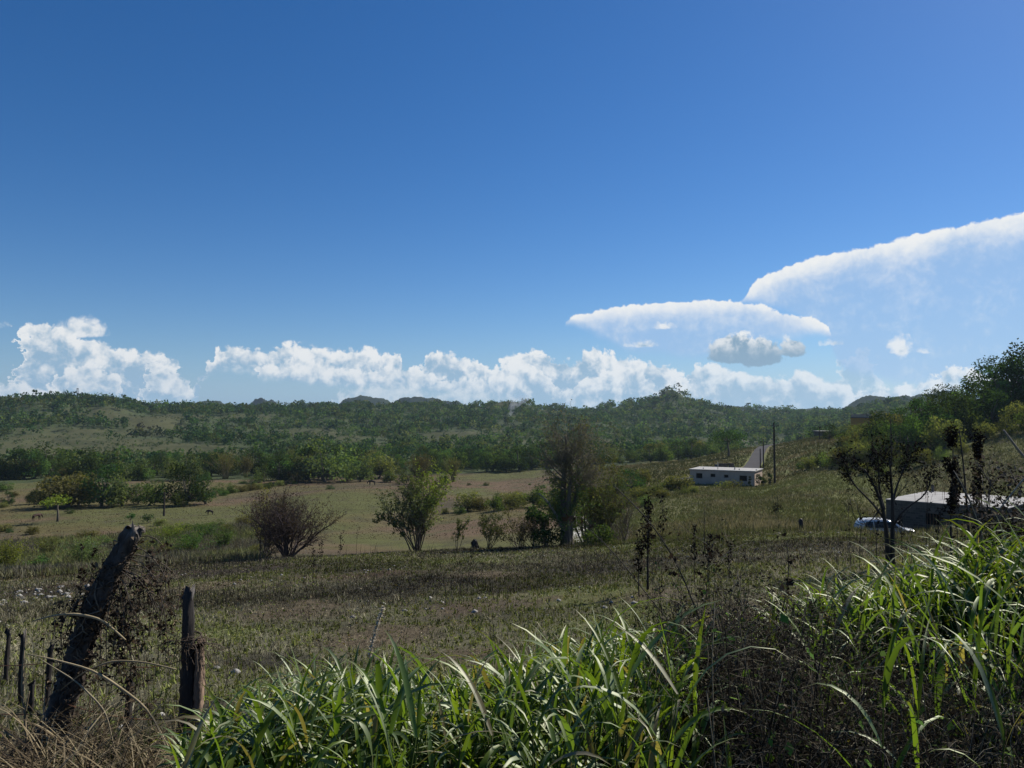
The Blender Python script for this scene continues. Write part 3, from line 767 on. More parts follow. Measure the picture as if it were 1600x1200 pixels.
# --- trees of the right hand slope
SL = 'trees on the slope right of the road'
def slope_tree(px, Y, hpx, i, wide=1.0):
    plant(i, colx(px, Y, 680), Y, hpx / FPX * Y, SLABEL[i], SL, rt.uniform(0, 6.28), wide * rt.uniform(0.9, 1.1))
SLABEL = [k.replace('in the line of trees along the valley floor', 'in the thicket on the slope right of the road') for k in KLABEL]
for px, Y, h, i in ((1262, 128, 26, 5), (1280, 124, 34, 2), (1300, 120, 36, 4), (1252, 130, 18, 2), (1318, 118, 40, 5), (1296, 190, 30, 0),
                    (1330, 118, 46, 4), (1345, 115, 48, 5), (1362, 113, 46, 2), (1380, 112, 50, 4), (1392, 122, 66, 2), (1406, 116, 62, 0), (1420, 120, 72, 3), (1436, 117, 70, 2), (1448, 124, 78, 1),
                    (1462, 118, 76, 2), (1476, 112, 62, 5), (1490, 120, 84, 0), (1504, 126, 82, 3), (1518, 118, 72, 2), (1532, 124, 80, 1), (1548, 120, 70, 0), (1556, 130, 88, 6), (1570, 126, 96, 1),
                    (1584, 130, 104, 6), (1598, 126, 110, 3), (1612, 128, 118, 6), (1640, 124, 110, 1), (1670, 128, 120, 6), (1594, 112, 50, 5), (1575, 108, 36, 4), (1615, 106, 50, 2), (1540, 110, 36, 5),
                    (1338, 150, 40, 5), (1356, 152, 40, 2), (1372, 150, 42, 4), (1388, 152, 48, 5), (1322, 150, 36, 2), (1346, 140, 46, 4), (1328, 138, 38, 5), (1375, 102, 26, 4), (1350, 104, 24, 5), (1410, 104, 30, 2), (1442, 104, 34, 5), (1470, 103, 26, 4), (1322, 108, 20, 4), (1500, 104, 24, 5),
                    (1385, 136, 60, 0), (1425, 140, 66, 1), (1470, 142, 74, 6), (1520, 140, 78, 1), (1560, 144, 90, 6), (1450, 160, 60, 6), (1400, 165, 44, 0), (1500, 160, 60, 3)):
    slope_tree(px, Y, h, i)

# --- bushes left of the small house and along the gully
for px, Y, h, i, lab in ((952, 128, 34, 6, 'dark rounded bush at the head of the gully left of the small grey house'), (966, 134, 34, 4, 'yellow green tree at the head of the gully beside the dark rounded bush'),
                         (988, 130, 42, 0, 'dark green tree leaning over the gully left of the small grey house'), (1004, 140, 30, 5, 'olive tree behind the gully left of the small grey house')):
    o = plant(i, colx(px, Y, 740), Y, h / FPX * Y, lab, None, rt.uniform(0, 6.28), 1.1)
    if 'group' in o: del o['group']
for k, (px, Y, h, i) in enumerate(((978, 104, 24, 4), (1000, 112, 26, 5), (1022, 114, 28, 4), (1044, 118, 24, 2), (1062, 117, 30, 5), (1010, 98, 20, 4), (1036, 104, 18, 5), (962, 96, 26, 2), (1085, 110, 14, 5), (1068, 108, 16, 4))):
    plant(i, colx(px, Y, 760), Y, h / FPX * Y, 'low yellow green shrub on the slope below the small grey house', 'shrubs below the small house', rt.uniform(0, 6.28), 1.5)
o = broad_tree('lone_tree', 'lone tree with a bare trunk beside the road crest', 'tree', 61, 8.0, 9.5, 1500, 0.42, 'dark', z0=0.40, K=12, loc=ground_at(1138, 205, 700))
broad_tree('small_tree', 'small flat topped lime green tree alone on the left field', 'tree', 62, 4.8, 6.2, 700, 0.32, 'lime', z0=0.50, flat=0.5, K=9, loc=ground_at(90, 128, 800), shell=0.7)
broad_tree('round_bush', 'dark round bush right of the lime tree on the left field', 'bush', 63, 1.7, 1.8, 260, 0.22, 'dark', z0=0.1, K=6, loc=ground_at(204, 124, 795))
broad_tree('round_bush', 'wider dark bush between the round bush and the lone pole', 'bush', 64, 1.6, 2.8, 300, 0.22, 'dark', z0=0.1, K=7, loc=ground_at(232, 122, 795))
LB = 'pale green willowy bushes on the left below the field edge'
for k, (px, Y, H, W, pal, lab) in enumerate(((12, 66, 3.0, 5.0, 'lime', 'bright green feathery bush at the left edge of the photo'), (130, 70, 2.9, 6.5, 'pale', 'pale green feathery bush behind the top of the leaning log'),
                        (205, 76, 2.4, 5.0, 'olive', 'olive scrubby bush right of the leaning log top'), (300, 78, 2.5, 7.0, 'mid', 'low green bush patch left of the bare thorny shrub'),
                        (75, 84, 2.2, 6.0, 'olive', 'greyish low bush between the feathery bushes on the left'), (350, 84, 2.4, 6.0, 'mid', 'bright low bush patch behind the bare thorny shrub'), (270, 96, 2.2, 7.0, 'lime', 'lime green low thicket on the left valley field'), (320, 98, 2.0, 6.5, 'mid', 'green low thicket right of the lime green one'),
                        (-40, 74, 2.6, 6.0, 'olive', 'olive bush outside the left edge'))):
    if px < -20: continue
    bamboo_clump('feathery_bush', lab, 400 + k, H, W, 2600, pal, loc=ground_at(px, Y, 840), leaf=0.17, culms=50, cat='bush')

for _ in range(30):
    px = rt.uniform(-20, 420); Y = rt.uniform(60, 118)
    plant(int(rt.choice([2, 4, 5, 5, 0])), colx(px, Y, 830), Y, rt.uniform(0.7, 1.7), 'small round scrub bush in the rough grass on the left', 'scrub in the rough grass on the left', rt.uniform(0, 6.28), rt.uniform(1.2, 2.0))
# --- the wood on the hills: nearest trees one by one, the rest as one mass
def wood():
    rng = np.random.default_rng(33)
    N = 30000
    r = np.sqrt(rng.uniform(268 ** 2, 1120 ** 2, N)); a = np.radians(rng.uniform(-41, 41, N))
    x = np.sin(a) * r; y = np.cos(a) * r; px = fieldpx(x, y)
    keep = rng.random(N) < (1.0 - 0.30 * clearing(x, y)) * np.where(VN.fbm(x * 0.03 + 5, y * 0.03 + 2, 3) > 0.40, 1.0, 0.6) * 0.72
    keep &= ~((px > 1120) & (r < 330)) & ~((px > 1430) & (r < 420)) & ~((px > 1160) & (px < 1260) & (r < 420))
    x, y, r, px = x[keep], y[keep], r[keep], px[keep]
    big = rng.random(len(x))
    H = np.where(big > 0.45, rng.uniform(5.5, 9.0, len(x)), rng.uniform(2.2, 5.0, len(x)))
    op = clearing(x, y); H = np.where(op > 0.5, rng.uniform(0.9, 2.8, len(x)), H)
    H = np.where((r > 600) & (op < .5) & (rng.random(len(x)) < .16), rng.uniform(8, 13, len(x)), H)
    order = np.argsort(r - H * 8)
    near = [j for j in order if H[j] > 5 and abs(math.atan2(x[j], y[j])) < R(35.3)][:110]
    nm = np.zeros(len(x), bool); nm[near] = True
    for j in near:
        i = int(rng.choice([0, 1, 2, 3, 4, 5, 6], p=[.2, .16, .18, .14, .12, .08, .12]))
        plant(i, x[j], y[j], H[j], HLABEL[i], 'trees of the wood on the lower hillside', rng.uniform(0, 6.28), rng.uniform(0.9, 1.2))
    x, y, r, H = x[~nm], y[~nm], r[~nm], H[~nm]
    n = len(x); q = np.where(r < 520, 64, 42)
    tid = np.repeat(np.arange(n), q); m = len(tid)
    z = gz(x, y); W = H * rng.uniform(0.85, 1.35, n)
    # lumps: four per tree
    lump = rng.normal(size=(n, 5, 3)); lump = norm(lump) * np.array([0.30, 0.30, 0.26])
    d = rng.normal(size=(m, 3)); d[:, 2] += 0.3; d = norm(d)
    lp = lump[tid, rng.integers(0, 5, m)]
    p = (lp + d * np.array([0.24, 0.24, 0.22]) * rng.uniform(0.55, 1.0, (m, 1))) * np.stack([W, W, H], -1)[tid]
    p[:, 2] += H[tid] * 0.52; p[:, 2] = np.maximum(p[:, 2], 0.02 * H[tid])
    C = p + np.stack([x, y, z - 0.2], -1)[tid]
    V, F = leaves(rng, C, H[tid] * np.where(r < 520, 0.155, 0.19)[tid], d, 0.75, 0.8)
    kinds = np.concatenate([GREENS['dark'], GREENS['dark'], GREENS['mid'], GREENS['mid'], GREENS['pale'], GREENS['olive']])
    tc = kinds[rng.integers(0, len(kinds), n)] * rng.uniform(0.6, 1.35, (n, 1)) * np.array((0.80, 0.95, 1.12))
    # a scorched purple brown patch on the left hill
    sc = np.exp(-((fieldpx(x, y) - 232) / 26) ** 2 - ((r - 640) / 90) ** 2)[:, None]
    tc = tc * (1 - sc) + np.array((0.045, 0.032, 0.038)) * sc
    c = tc[tid] * rng.uniform(0.8, 1.2, (m, 1))
    o = mesh('hill_forest', V, F, M_FOREST, None, np.repeat(c, 4, 0))
    tag(o, 'mixed green wood covering the far hillsides up to the ridge', 'forest', kind='stuff')
wood()
# ------------------------------------------------------------------ single trees and shrubs at the field's edge
def polyline(*pts, k=8):
    """smooth polyline through points, resampled"""
    P = np.asarray(pts, float); n = len(P)
    d = np.concatenate([[0], np.cumsum(np.linalg.norm(np.diff(P, axis=0), axis=1))]); d /= d[-1]
    t = np.linspace(0, 1, k); Q = np.stack([np.interp(t, d, P[:, i]) for i in range(3)], 1)
    for _ in range(2):
        Q[1:-1] = 0.25 * Q[:-2] + 0.5 * Q[1:-1] + 0.25 * Q[2:]
    return Q

def tips(rng, P, n, tmin=0.25, spread=0.03):
    """points scattered along polylines"""
    i = rng.integers(0, len(P), n); k = P.shape[1]
    t = rng.uniform(tmin, 1, n) * (k - 1.001); j = t.astype(int); f = (t - j)[:, None]
    return P[i, j] * (1 - f) + P[i, j + 1] * f + rng.normal(size=(n, 3)) * spread

def add_tubes(g, P, Rr, sides, col):
    v, f = tubes(P, Rr, sides); g.add(v, f, col)

def fan_stems(rng, n, L, lean, r0, k=8, up=0.12, wander=0.10, spread=0.15, az=None):
    a = rng.uniform(0, 2 * math.pi, n) if az is None else az
    th = np.abs(rng.normal(0, lean, n))
    d = np.stack([np.cos(a) * np.sin(th), np.sin(a) * np.sin(th), np.cos(th)], -1)
    b = np.stack([np.cos(a) * spread * rng.random(n), np.sin(a) * spread * rng.random(n), np.full(n, -0.1)], -1)
    LL = L * rng.uniform(0.7, 1.1, n); pts = [b]; p = b
    for j in range(k - 1):
        d = norm(d + rng.normal(size=(n, 3)) * wander + np.array([0, 0, up])); p = p + d * (LL / (k - 1))[:, None]; pts.append(p)
    return np.stack(pts, 1), (r0 * rng.uniform(0.6, 1.1, n))[:, None] * np.linspace(1, 0.35, k)[None]

def many_stem_bush(name, label, cat, seed, loc, H, lean, nst, barkc, leafc, nleaf, leaf, extra=None, levels=(7, 6), r0=0.05, up=0.05, leaf_part='foliage', mat=None, twigl=0.35, tmin=0.3):
    rng = np.random.default_rng(seed)
    root = tag(empty(name, loc), label, cat)
    g = Geo()
    P, Q = fan_stems(rng, nst, H, lean, r0 * H / 4, up=up)
    add_tubes(g, P, Q, 5, barkc)
    P1, Q1 = spawn(rng, P, Q, levels[0], 0.25, 0.98, 0.65, H * twigl, up=0.08, wander=0.2, k=6)
    add_tubes(g, P1, Q1, 3, barkc)
    P2, Q2 = spawn(rng, P1, Q1, levels[1], 0.2, 1.0, 0.7, H * twigl * 0.45, up=0.08, wander=0.25, k=4)
    add_tubes(g, P2, np.maximum(Q2, 0.0035), 3, barkc)
    g.build('stems', M_BARK, root)
    if nleaf:
        C = np.concatenate([tips(rng, P2, int(nleaf * 0.75), tmin, 0.05), tips(rng, P1, int(nleaf * 0.25), 0.3, 0.05)])
        cols = palette(rng, len(C), leafc, 0.3)
        if extra is not None: cols = np.repeat(extra(rng, C, cols[::4]), 4, 0)
        V, F = leaves(rng, C, leaf, None, 0.5, 1.0)
        mesh(leaf_part, V, F, mat or M_LEAF, root, cols)
    return root

def lime_right(rng, C, c):
    w = np.clip((C[:, 0] - 0.2) / 1.6 + (C[:, 2] - 2.7) * 0.35, 0, 1) * (rng.random(len(C)) < 0.8)
    return c * (1 - w[:, None]) + np.array((0.23, 0.28, 0.06)) * w[:, None]
many_stem_bush('leafy_shrub', 'tall vase shaped shrub with many stems and lime leaves on its right side', 'shrub', 71, ground_at(652, 50.5, 855), 5.0, 0.40, 22, (0.10, 0.085, 0.065),
               [(0.125, 0.145, 0.070), (0.10, 0.12, 0.06), (0.18, 0.19, 0.11), (0.085, 0.10, 0.05)], 8500, 0.15, lime_right, levels=(8, 6))
# low arching branch on its left
def side_branch():
    rng = np.random.default_rng(5)
    b = ground_at(638, 50, 855)
    root = tag(empty('drooping_shrub', b), 'low dark leafy branch arching out left of the vase shaped shrub', 'shrub')
    P = polyline((0.2, 0, 0), (-0.3, 0, 1.2), (-1.0, 0, 1.95), (-1.9, -0.1, 2.25), k=9)[None]
    g = Geo(); Q = np.linspace(0.05, 0.02, 9)[None]; add_tubes(g, P, Q, 5, (0.09, 0.075, 0.06))
    P1, Q1 = spawn(rng, P, Q, 16, 0.35, 1, 0.8, 0.7, up=0.0, k=5); add_tubes(g, P1, Q1, 3, (0.09, 0.075, 0.06))
    g.build('stems', M_BARK, root)
    C = tips(rng, P1, 600, 0.2, 0.07)
    V, F = leaves(rng, C, 0.15, None, 0.5); mesh('foliage', V, F, M_LEAF, root, palette(rng, 600, GREENS['mid']))
side_branch()

many_stem_bush('thorny_shrub', 'wide bare purple brown thorny shrub at the field edge', 'shrub', 72, ground_at(448, 50, 865), 4.0, 0.72, 18, (0.060, 0.045, 0.045),
               [(0.065, 0.045, 0.045), (0.05, 0.04, 0.038), (0.09, 0.065, 0.055)], 11000, 0.10, levels=(13, 9), r0=0.085, up=-0.02, leaf_part='dead_leaves', twigl=0.42)
def small_thorn():
    return many_stem_bush('thorny_shrub', 'smaller flat topped thorny shrub left of the wide bare one', 'shrub', 73, ground_at(410, 51, 870), 2.6, 0.6, 5, (0.055, 0.045, 0.04),
               [(0.04, 0.05, 0.025), (0.055, 0.045, 0.035)], 1500, 0.09, levels=(9, 8), r0=0.10, up=-0.06, twigl=0.42)
small_thorn()
many_stem_bush('flowering_shrub', 'shrub with thin yellow foliage behind the bare thorny shrub', 'shrub', 74, ground_at(418, 58, 850), 5.0, 0.36, 10, (0.09, 0.075, 0.05),
               [(0.22, 0.20, 0.04), (0.17, 0.16, 0.05)], 1500, 0.13, levels=(6, 4), twigl=0.3)
many_stem_bush('small_shrub', 'small fresh green shrub right of the thin sapling', 'shrub', 75, ground_at(763, 52, 855), 2.3, 0.5, 10, (0.09, 0.085, 0.06), GREENS['pale'], 1800, 0.13, levels=(6, 4))
many_stem_bush('sapling', 'thin upright sapling between the tall shrub and the small shrub', 'sapling', 76, ground_at(714, 51, 858), 2.8, 0.10, 3, (0.09, 0.085, 0.06), GREENS['pale'], 620, 0.13, levels=(9, 3), twigl=0.16)
many_stem_bush('small_shrub', 'straggly twiggy shrub left of the tall dead tree', 'shrub', 77, ground_at(812, 52, 852), 2.9, 0.55, 10, (0.11, 0.09, 0.065), GREENS['olive'], 1100, 0.11, levels=(7, 6))
many_stem_bush('dry_shrub', 'brown twiggy bush at the left foot of the tall dead tree', 'shrub', 78, ground_at(836, 50, 852), 2.0, 0.7, 12, (0.09, 0.075, 0.055), [(0.05, 0.05, 0.03), (0.08, 0.07, 0.045)], 1800, 0.11)

def dead_tree():
    rng = np.random.default_rng(81)
    loc = ground_at(884, 49.5, 850)
    root = tag(empty('dead_tree', loc), 'tall half dead tree with a brown twiggy top on the skyline of the field', 'tree')
    s = 49.5 / FPX                                  # metres per photo pixel there
    g = Geo(); c = (0.13, 0.105, 0.08)
    main = polyline((0, 0, -0.3), (-1 * s, 0, 25 * s), (-4 * s, 0.1, 70 * s), (-2 * s, 0.1, 115 * s), (3 * s, 0, 148 * s), (0, 0, 172 * s), k=14)
    st2 = polyline((6 * s, 0.1, -0.3), (6 * s, 0.1, 30 * s), (14 * s, 0.2, 62 * s), (22 * s, 0.2, 100 * s), (18 * s, 0, 140 * s), k=14)
    st3 = polyline((3 * s, -.1, -0.3), (2 * s, -.1, 40 * s), (6 * s, -.3, 85 * s), (8 * s, -.3, 130 * s), (10 * s, -.3, 160 * s), k=14)
    P = np.stack([main, st2, st3]); Q = np.stack([np.linspace(0.34, 0.06, 14), np.linspace(0.26, 0.05, 14), np.linspace(0.24, 0.04, 14)])
    Q[:, 0] *= 1.35; Q[:, 1] *= 1.15
    add_tubes(g, P, Q, 8, c)
    g.build('trunk', M_BARK, root)
    lim = Geo()
    left = polyline((-4 * s, 0, 26 * s), (-16 * s, -0.2, 50 * s), (-30 * s, -0.3, 72 * s), (-42 * s, -0.2, 82 * s), k=14)[None]
    add_tubes(lim, left, np.linspace(0.13, 0.04, 14)[None], 6, (0.24, 0.21, 0.17))
    right = polyline((4 * s, 0, 118 * s), (14 * s, -0.2, 104 * s), (24 * s, -0.2, 88 * s), k=14)[None]
    add_tubes(lim, right, np.linspace(0.08, 0.03, 14)[None], 5, (0.26, 0.22, 0.17))
    lim.build('limb', M_BARK, root)
    # twiggy brown crown
    tw = Geo(); tc = (0.15, 0.135, 0.10)
    P1, Q1 = spawn(rng, P, Q, 24, 0.58, 0.99, 0.95, 2.3, up=0.06, wander=0.18, k=7, rfac=0.4)
    P2, Q2 = spawn(rng, P1, Q1, 8, 0.2, 1, 0.7, 0.95, up=0.06, wander=0.25, k=5)
    P3, Q3 = spawn(rng, P2, Q2, 4, 0.2, 1, 0.7, 0.45, up=0.0, wander=0.3, k=4)
    for p, q in ((P1, Q1), (P2, Q2), (P3, Q3)): add_tubes(tw, p, np.maximum(q, 0.006), 3, tc)
    tw.build('twigs', M_BARK, root)
    C = np.concatenate([tips(rng, P3, 2600, 0.3, 0.09), tips(rng, P2, 500, 0.2, 0.08)])
    V, F = leaves(rng, C, 0.12, None, 0.45)
    mesh('dead_leaves', V, F, M_LEAF, root, palette(rng, len(C), [(0.165, 0.145, 0.085), (0.20, 0.175, 0.105), (0.13, 0.12, 0.07), (0.14, 0.145, 0.07)], 0.35))
    # creepers hanging in its middle
    L1, LQ = spawn(rng, np.concatenate([P, np.repeat(left, 1, 0)]), np.concatenate([Q, np.linspace(0.13, .04, 14)[None]]), 15, 0.12, 0.62, 1.0, 1.7, up=0.05, wander=0.25, k=6, rfac=0.25)
    cr = Geo(); add_tubes(cr, L1, np.maximum(LQ * 0.5, 0.008), 3, c)
    cr.build('side_twigs', M_BARK, root)
    C = tips(rng, L1, 4600, 0.25, 0.20)
    V, F = leaves(rng, C, 0.16, None, 0.55)
    mesh('creeper_leaves', V, F, M_LEAF, root, palette(rng, len(C), GREENS['pale'] + GREENS['olive'] + GREENS['mid'], 0.3))
dead_tree()
broad_tree('creeper_mound', 'dark leafy clump hanging left of the dead tree trunk', 'bush', 82, 2.9, 2.6, 900, 0.20, 'dark', loc=ground_at(851, 51, 850), z0=0.42, K=8)
broad_tree('creeper_mound', 'dark low thicket hugging the dead tree foot', 'bush', 84, 1.5, 3.0, 800, 0.17, 'dark', loc=ground_at(856, 48.8, 850), z0=0.0, K=8)
many_stem_bush('leafy_shrub', 'tall olive leafy shrub right of the dead tree trunk', 'shrub', 83, ground_at(940, 53, 850), 4.7, 0.48, 22, (0.09, 0.08, 0.055), GREENS['olive'] + GREENS['pale'], 8000, 0.15, levels=(8, 6))
many_stem_bush('leafy_shrub', 'yellow green shrub above the gully behind the olive shrub', 'shrub', 85, ground_at(915, 62, 850), 6.2, 0.30, 14, (0.09, 0.08, 0.055), GREENS['olive'] + [(0.13, 0.13, 0.05)], 4200, 0.17, levels=(8, 6))
many_stem_bush('dry_shrub', 'grey brown leafless shrub right of the olive shrub', 'shrub', 86, ground_at(975, 52, 850), 3.0, 0.55, 14, (0.10, 0.082, 0.068), [(0.09, 0.075, 0.05)], 900, 0.09, levels=(8, 7))
broad_tree('round_bush', 'low green bush at the foot of the olive shrub right of the dead tree', 'bush', 87, 1.2, 2.6, 700, 0.17, 'mid', loc=ground_at(932, 48, 850), z0=0.0, K=8)

def pale_path():
    """short sunlit stretch of limestone track seen past the dead tree's trunk"""
    P = polyline((colx(899, 66, 845), 66, 0), (colx(903, 76, 840), 76, 0), (colx(906, 90, 825), 90, 0), (colx(902, 108, 810), 108, 0), k=40)
    rng = np.random.default_rng(4); w = np.linspace(1.0, 1.25, 40) * (1 + 0.35 * (VN.fbm(np.arange(40) * 0.35, np.zeros(40) + 3, 3) - .5))
    o = np.linspace(-1, 1, 7); V = np.repeat(P[:, None], 7, 1); V[..., 0] += o[None] * w[:, None]
    V[..., 2] = gz(V[..., 0], V[..., 1]) + 0.10 - 0.08 * np.abs(o)[None] ** 3
    i = np.arange(280).reshape(40, 7); f = np.stack([i[:-1, :-1], i[:-1, 1:], i[1:, 1:], i[1:, :-1]], -1).reshape(-1, 4)
    tag(mesh('path', V.reshape(-1, 3), [f], plain_mat('limestone_gravel', (0.62, 0.60, 0.55), 0.95, 0.3, 2.5, 0.1), None, None, True), 'short white limestone track below the field edge', 'path', kind='structure')
pale_path()

def burnt_tree():
    rng = np.random.default_rng(91)
    Y = 19.5; loc = ground_at(1391, Y, 880); s = Y / FPX
    root = tag(empty('burnt_tree', loc), 'black burnt tree with shrivelled leaves standing in front of the white car', 'tree')
    c = (0.022, 0.019, 0.017)
    g = Geo()
    t1 = polyline((-3 * s, 0, -8 * s), (-4 * s, 0, 40 * s), (-7 * s, 0, 80 * s), (-14 * s, 0.05, 115 * s), (-34 * s, 0.1, 150 * s), k=10)
    t2 = polyline((3 * s, 0, -8 * s), (4 * s, 0, 40 * s), (6 * s, 0, 85 * s), (5 * s, 0, 125 * s), (2 * s, 0, 175 * s), k=10)
    P = np.stack([t1, t2]); Q = np.stack([np.linspace(0.070, 0.022, 10), np.linspace(0.068, 0.018, 10)]); Q[:, 0] = 0.09
    add_tubes(g, P, Q, 8, c); g.build('trunk', M_CHAR, root)
    lim = [polyline((-6 * s, 0, 70 * s), (-20 * s, .1, 96 * s), (-38 * s, .1, 112 * s), (-56 * s, .1, 130 * s), (-66 * s, .1, 165 * s), k=10),
           polyline((5 * s, 0, 60 * s), (14 * s, -.1, 84 * s), (30 * s, -.1, 96 * s), (58 * s, -.1, 112 * s), (68 * s, 0, 150 * s), k=10),
           polyline((5 * s, 0, 95 * s), (16 * s, .1, 125 * s), (28 * s, .1, 150 * s), (36 * s, .1, 168 * s), k=10),
           polyline((-7 * s, 0, 88 * s), (-10 * s, .2, 120 * s), (-8 * s, .2, 150 * s), (-12 * s, .2, 178 * s), k=10),
           polyline((-14 * s, 0, 90 * s), (-34 * s, -.2, 70 * s), (-46 * s, -.2, 62 * s), (-60 * s, -.2, 72 * s), (-66 * s, -.2, 108 * s), k=10),
           polyline((-40 * s, -.2, 64 * s), (-50 * s, -.2, 76 * s), (-56 * s, -.2, 100 * s), k=10),
           polyline((5 * s, 0, 70 * s), (20 * s, .2, 66 * s), (40 * s, .2, 90 * s), k=10)]
    lim = np.stack(lim); LQ = np.array([0.032, 0.028, 0.03, 0.03, 0.016, 0.011, 0.015])[:, None] * np.linspace(1, 0.4, 10)[None]
    g = Geo(); add_tubes(g, lim, LQ, 6, c); g.build('limb', M_CHAR, root)
    allP = np.concatenate([P, lim[:4]]); allQ = np.concatenate([Q, LQ[:4]])
    P1, Q1 = spawn(rng, allP, allQ, 11, 0.55, 1.0, 0.7, 0.62, up=0.18, wander=0.2, k=6, rfac=0.4)
    P2, Q2 = spawn(rng, P1, Q1, 8, 0.2, 1.0, 0.6, 0.34, up=0.1, wander=0.25, k=5, rfac=0.5)
    g = Geo(); add_tubes(g, P1, np.maximum(Q1, 0.004), 4, c); add_tubes(g, P2, np.maximum(Q2, 0.0025), 3, c); g.build('twigs', M_CHAR, root)
    # shrivelled hanging leaves in tufts
    pick = rng.choice(len(P1), 44, replace=False)
    C = np.concatenate([tips(rng, P1[pick], 1250, 0.25, 0.055), tips(rng, P2, 500, 0.3, 0.03)])
    C[:, 2] -= rng.random(len(C)) ** 2 * 0.26
    V, F = leaves(rng, C, 0.075, None, 0.5, bend=0.25)
    mesh('dead_leaves', V, F, M_BURNT, root, palette(rng, len(C), [(0.014, 0.016, 0.013), (0.032, 0.022, 0.016), (0.012, 0.010, 0.010)], 0.4))
burnt_tree()

def burnt_sapling(px, Y, base_py, top_py, lean_px, seed, label, tuft=True, r0=0.03, tw=9):
    rng = np.random.default_rng(seed)
    s = Y / FPX; loc = ground_at(px, Y, base_py); h = rowz(px, top_py, Y) - loc.z
    root = tag(empty('burnt_sapling', loc), label, 'sapling')
    c = (0.024, 0.020, 0.018)
    P = polyline((0, 0, -0.1), (lean_px * 0.25 * s, 0.05, h * 0.35), (lean_px * 0.6 * s, 0, h * 0.7), (lean_px * s, 0, h), k=10)[None]
    Q = r0 * np.linspace(1, 0.3, 10)[None]
    g = Geo(); add_tubes(g, P, Q, 6, c)
    g.build('trunk', M_CHAR, root)
    P1, Q1 = spawn(rng, P, Q, tw, 0.45, 0.99, 0.35, h * 0.22, up=0.25, wander=0.12, k=5, rfac=0.5)
    g = Geo(); add_tubes(g, P1, np.maximum(Q1, 0.003), 4, c); g.build('twigs', M_CHAR, root)
    if tuft:
        n = 900 if tuft is True else tuft
        C = tips(rng, P1, n, 0.2, 0.05); C[:, 2] -= rng.random(n) * 0.1
        V, F = leaves(rng, C, 0.09, None, 0.5, bend=0.25)
        mesh('dead_leaves', V, F, M_BURNT, root, palette(rng, n, [(0.016, 0.013, 0.012), (0.026, 0.02, 0.016)], 0.4))
burnt_sapling(1486, 17, 862, 690, 8, 11, 'burnt sapling with a narrow black leaf tuft left of the bare burnt pole')
burnt_sapling(1520, 16, 862, 670, -16, 12, 'bare burnt pole leaning left in front of the concrete house', tuft=False, r0=0.035, tw=3)
burnt_sapling(1535, 21, 850, 702, -4, 13, 'short burnt sapling with a wide dark tuft right of the bare burnt pole', tuft=1000, r0=0.022, tw=14)
burnt_sapling(1462, 17, 878, 795, 10, 14, 'small forked burnt sapling before the dark window of the concrete house', tuft=30, r0=0.014, tw=12)
burnt_sapling(1371, 18, 885, 790, 2, 15, 'thin burnt stem left of the burnt tree trunk', tuft=20, r0=0.012, tw=8)
burnt_sapling(1012, 19, 898, 792, 2, 16, 'thick burnt stem with hanging black shreds right of the field middle', tuft=260, r0=0.035, tw=26)
burnt_sapling(998, 18, 905, 838, 1, 17, 'short burnt stem left of the thick burnt stem', tuft=120, r0=0.016, tw=14)
burnt_sapling(1034, 22, 880, 785, 3, 18, 'slim burnt stem with a dark top right of the thick burnt stem', tuft=90, r0=0.012, tw=6)
burnt_sapling(1101, 34, 850, 790, 0, 19, 'thin dark stake like stem on the right slope', tuft=False, r0=0.022, tw=2)
for k, (px, Y, b, t) in enumerate(((1344, 17, 885, 800), (1412, 18, 885, 792), (1448, 19, 878, 770), (1500, 15, 870, 760), (1546, 14, 850, 720), (1330, 20, 880, 790))):
    burnt_sapling(px, Y, b, t, [3, -4, 5, -5, 4, -3][k], 50 + k, ['bare thin stem left of the burnt tree', 'bare thin stem just right of the burnt tree trunk', 'slender bare stem before the left end of the concrete house', 'slender bare stem between the burnt sapling and the bare burnt pole', 'crooked bare stem below the wide dark tuft', 'bare wand like stem farthest left near the burnt tree'][k], tuft=10, r0=0.010, tw=7)
for k, (px, Y, b, t) in enumerate(((530, 34, 900, 835), (488, 30, 925, 860), (500, 36, 900, 850), (373, 46, 880, 810), (556, 40, 880, 826), (1085, 20, 905, 830), (1108, 16, 925, 840), (1140, 20, 905, 850), (1214, 60, 815, 770), (735, 30, 905, 862))):
    burnt_sapling(px, Y, b, t, 2, 30 + k, ['thin dark leafless stem at the back of the burnt field', 'reddish burnt weed stem on the burnt field', 'twiggy burnt stem beside the reddish weed stem', 'straight thin stem left of the wide bare thorny shrub',
                  'leafless wand like stem right of the thorny shrub', 'burnt stem with curled leaves right of the slim burnt stem', 'tall burnt weed with curled leaves above the green grass', 'short burnt weed near the tall one above the green grass', 'bare stem on the slope below the small grey house', 'short burnt stem in the middle of the burnt field'][k],
                  tuft=(60 if k in (0, 1, 2, 5, 6, 7) else 8), r0=0.012, tw=9)
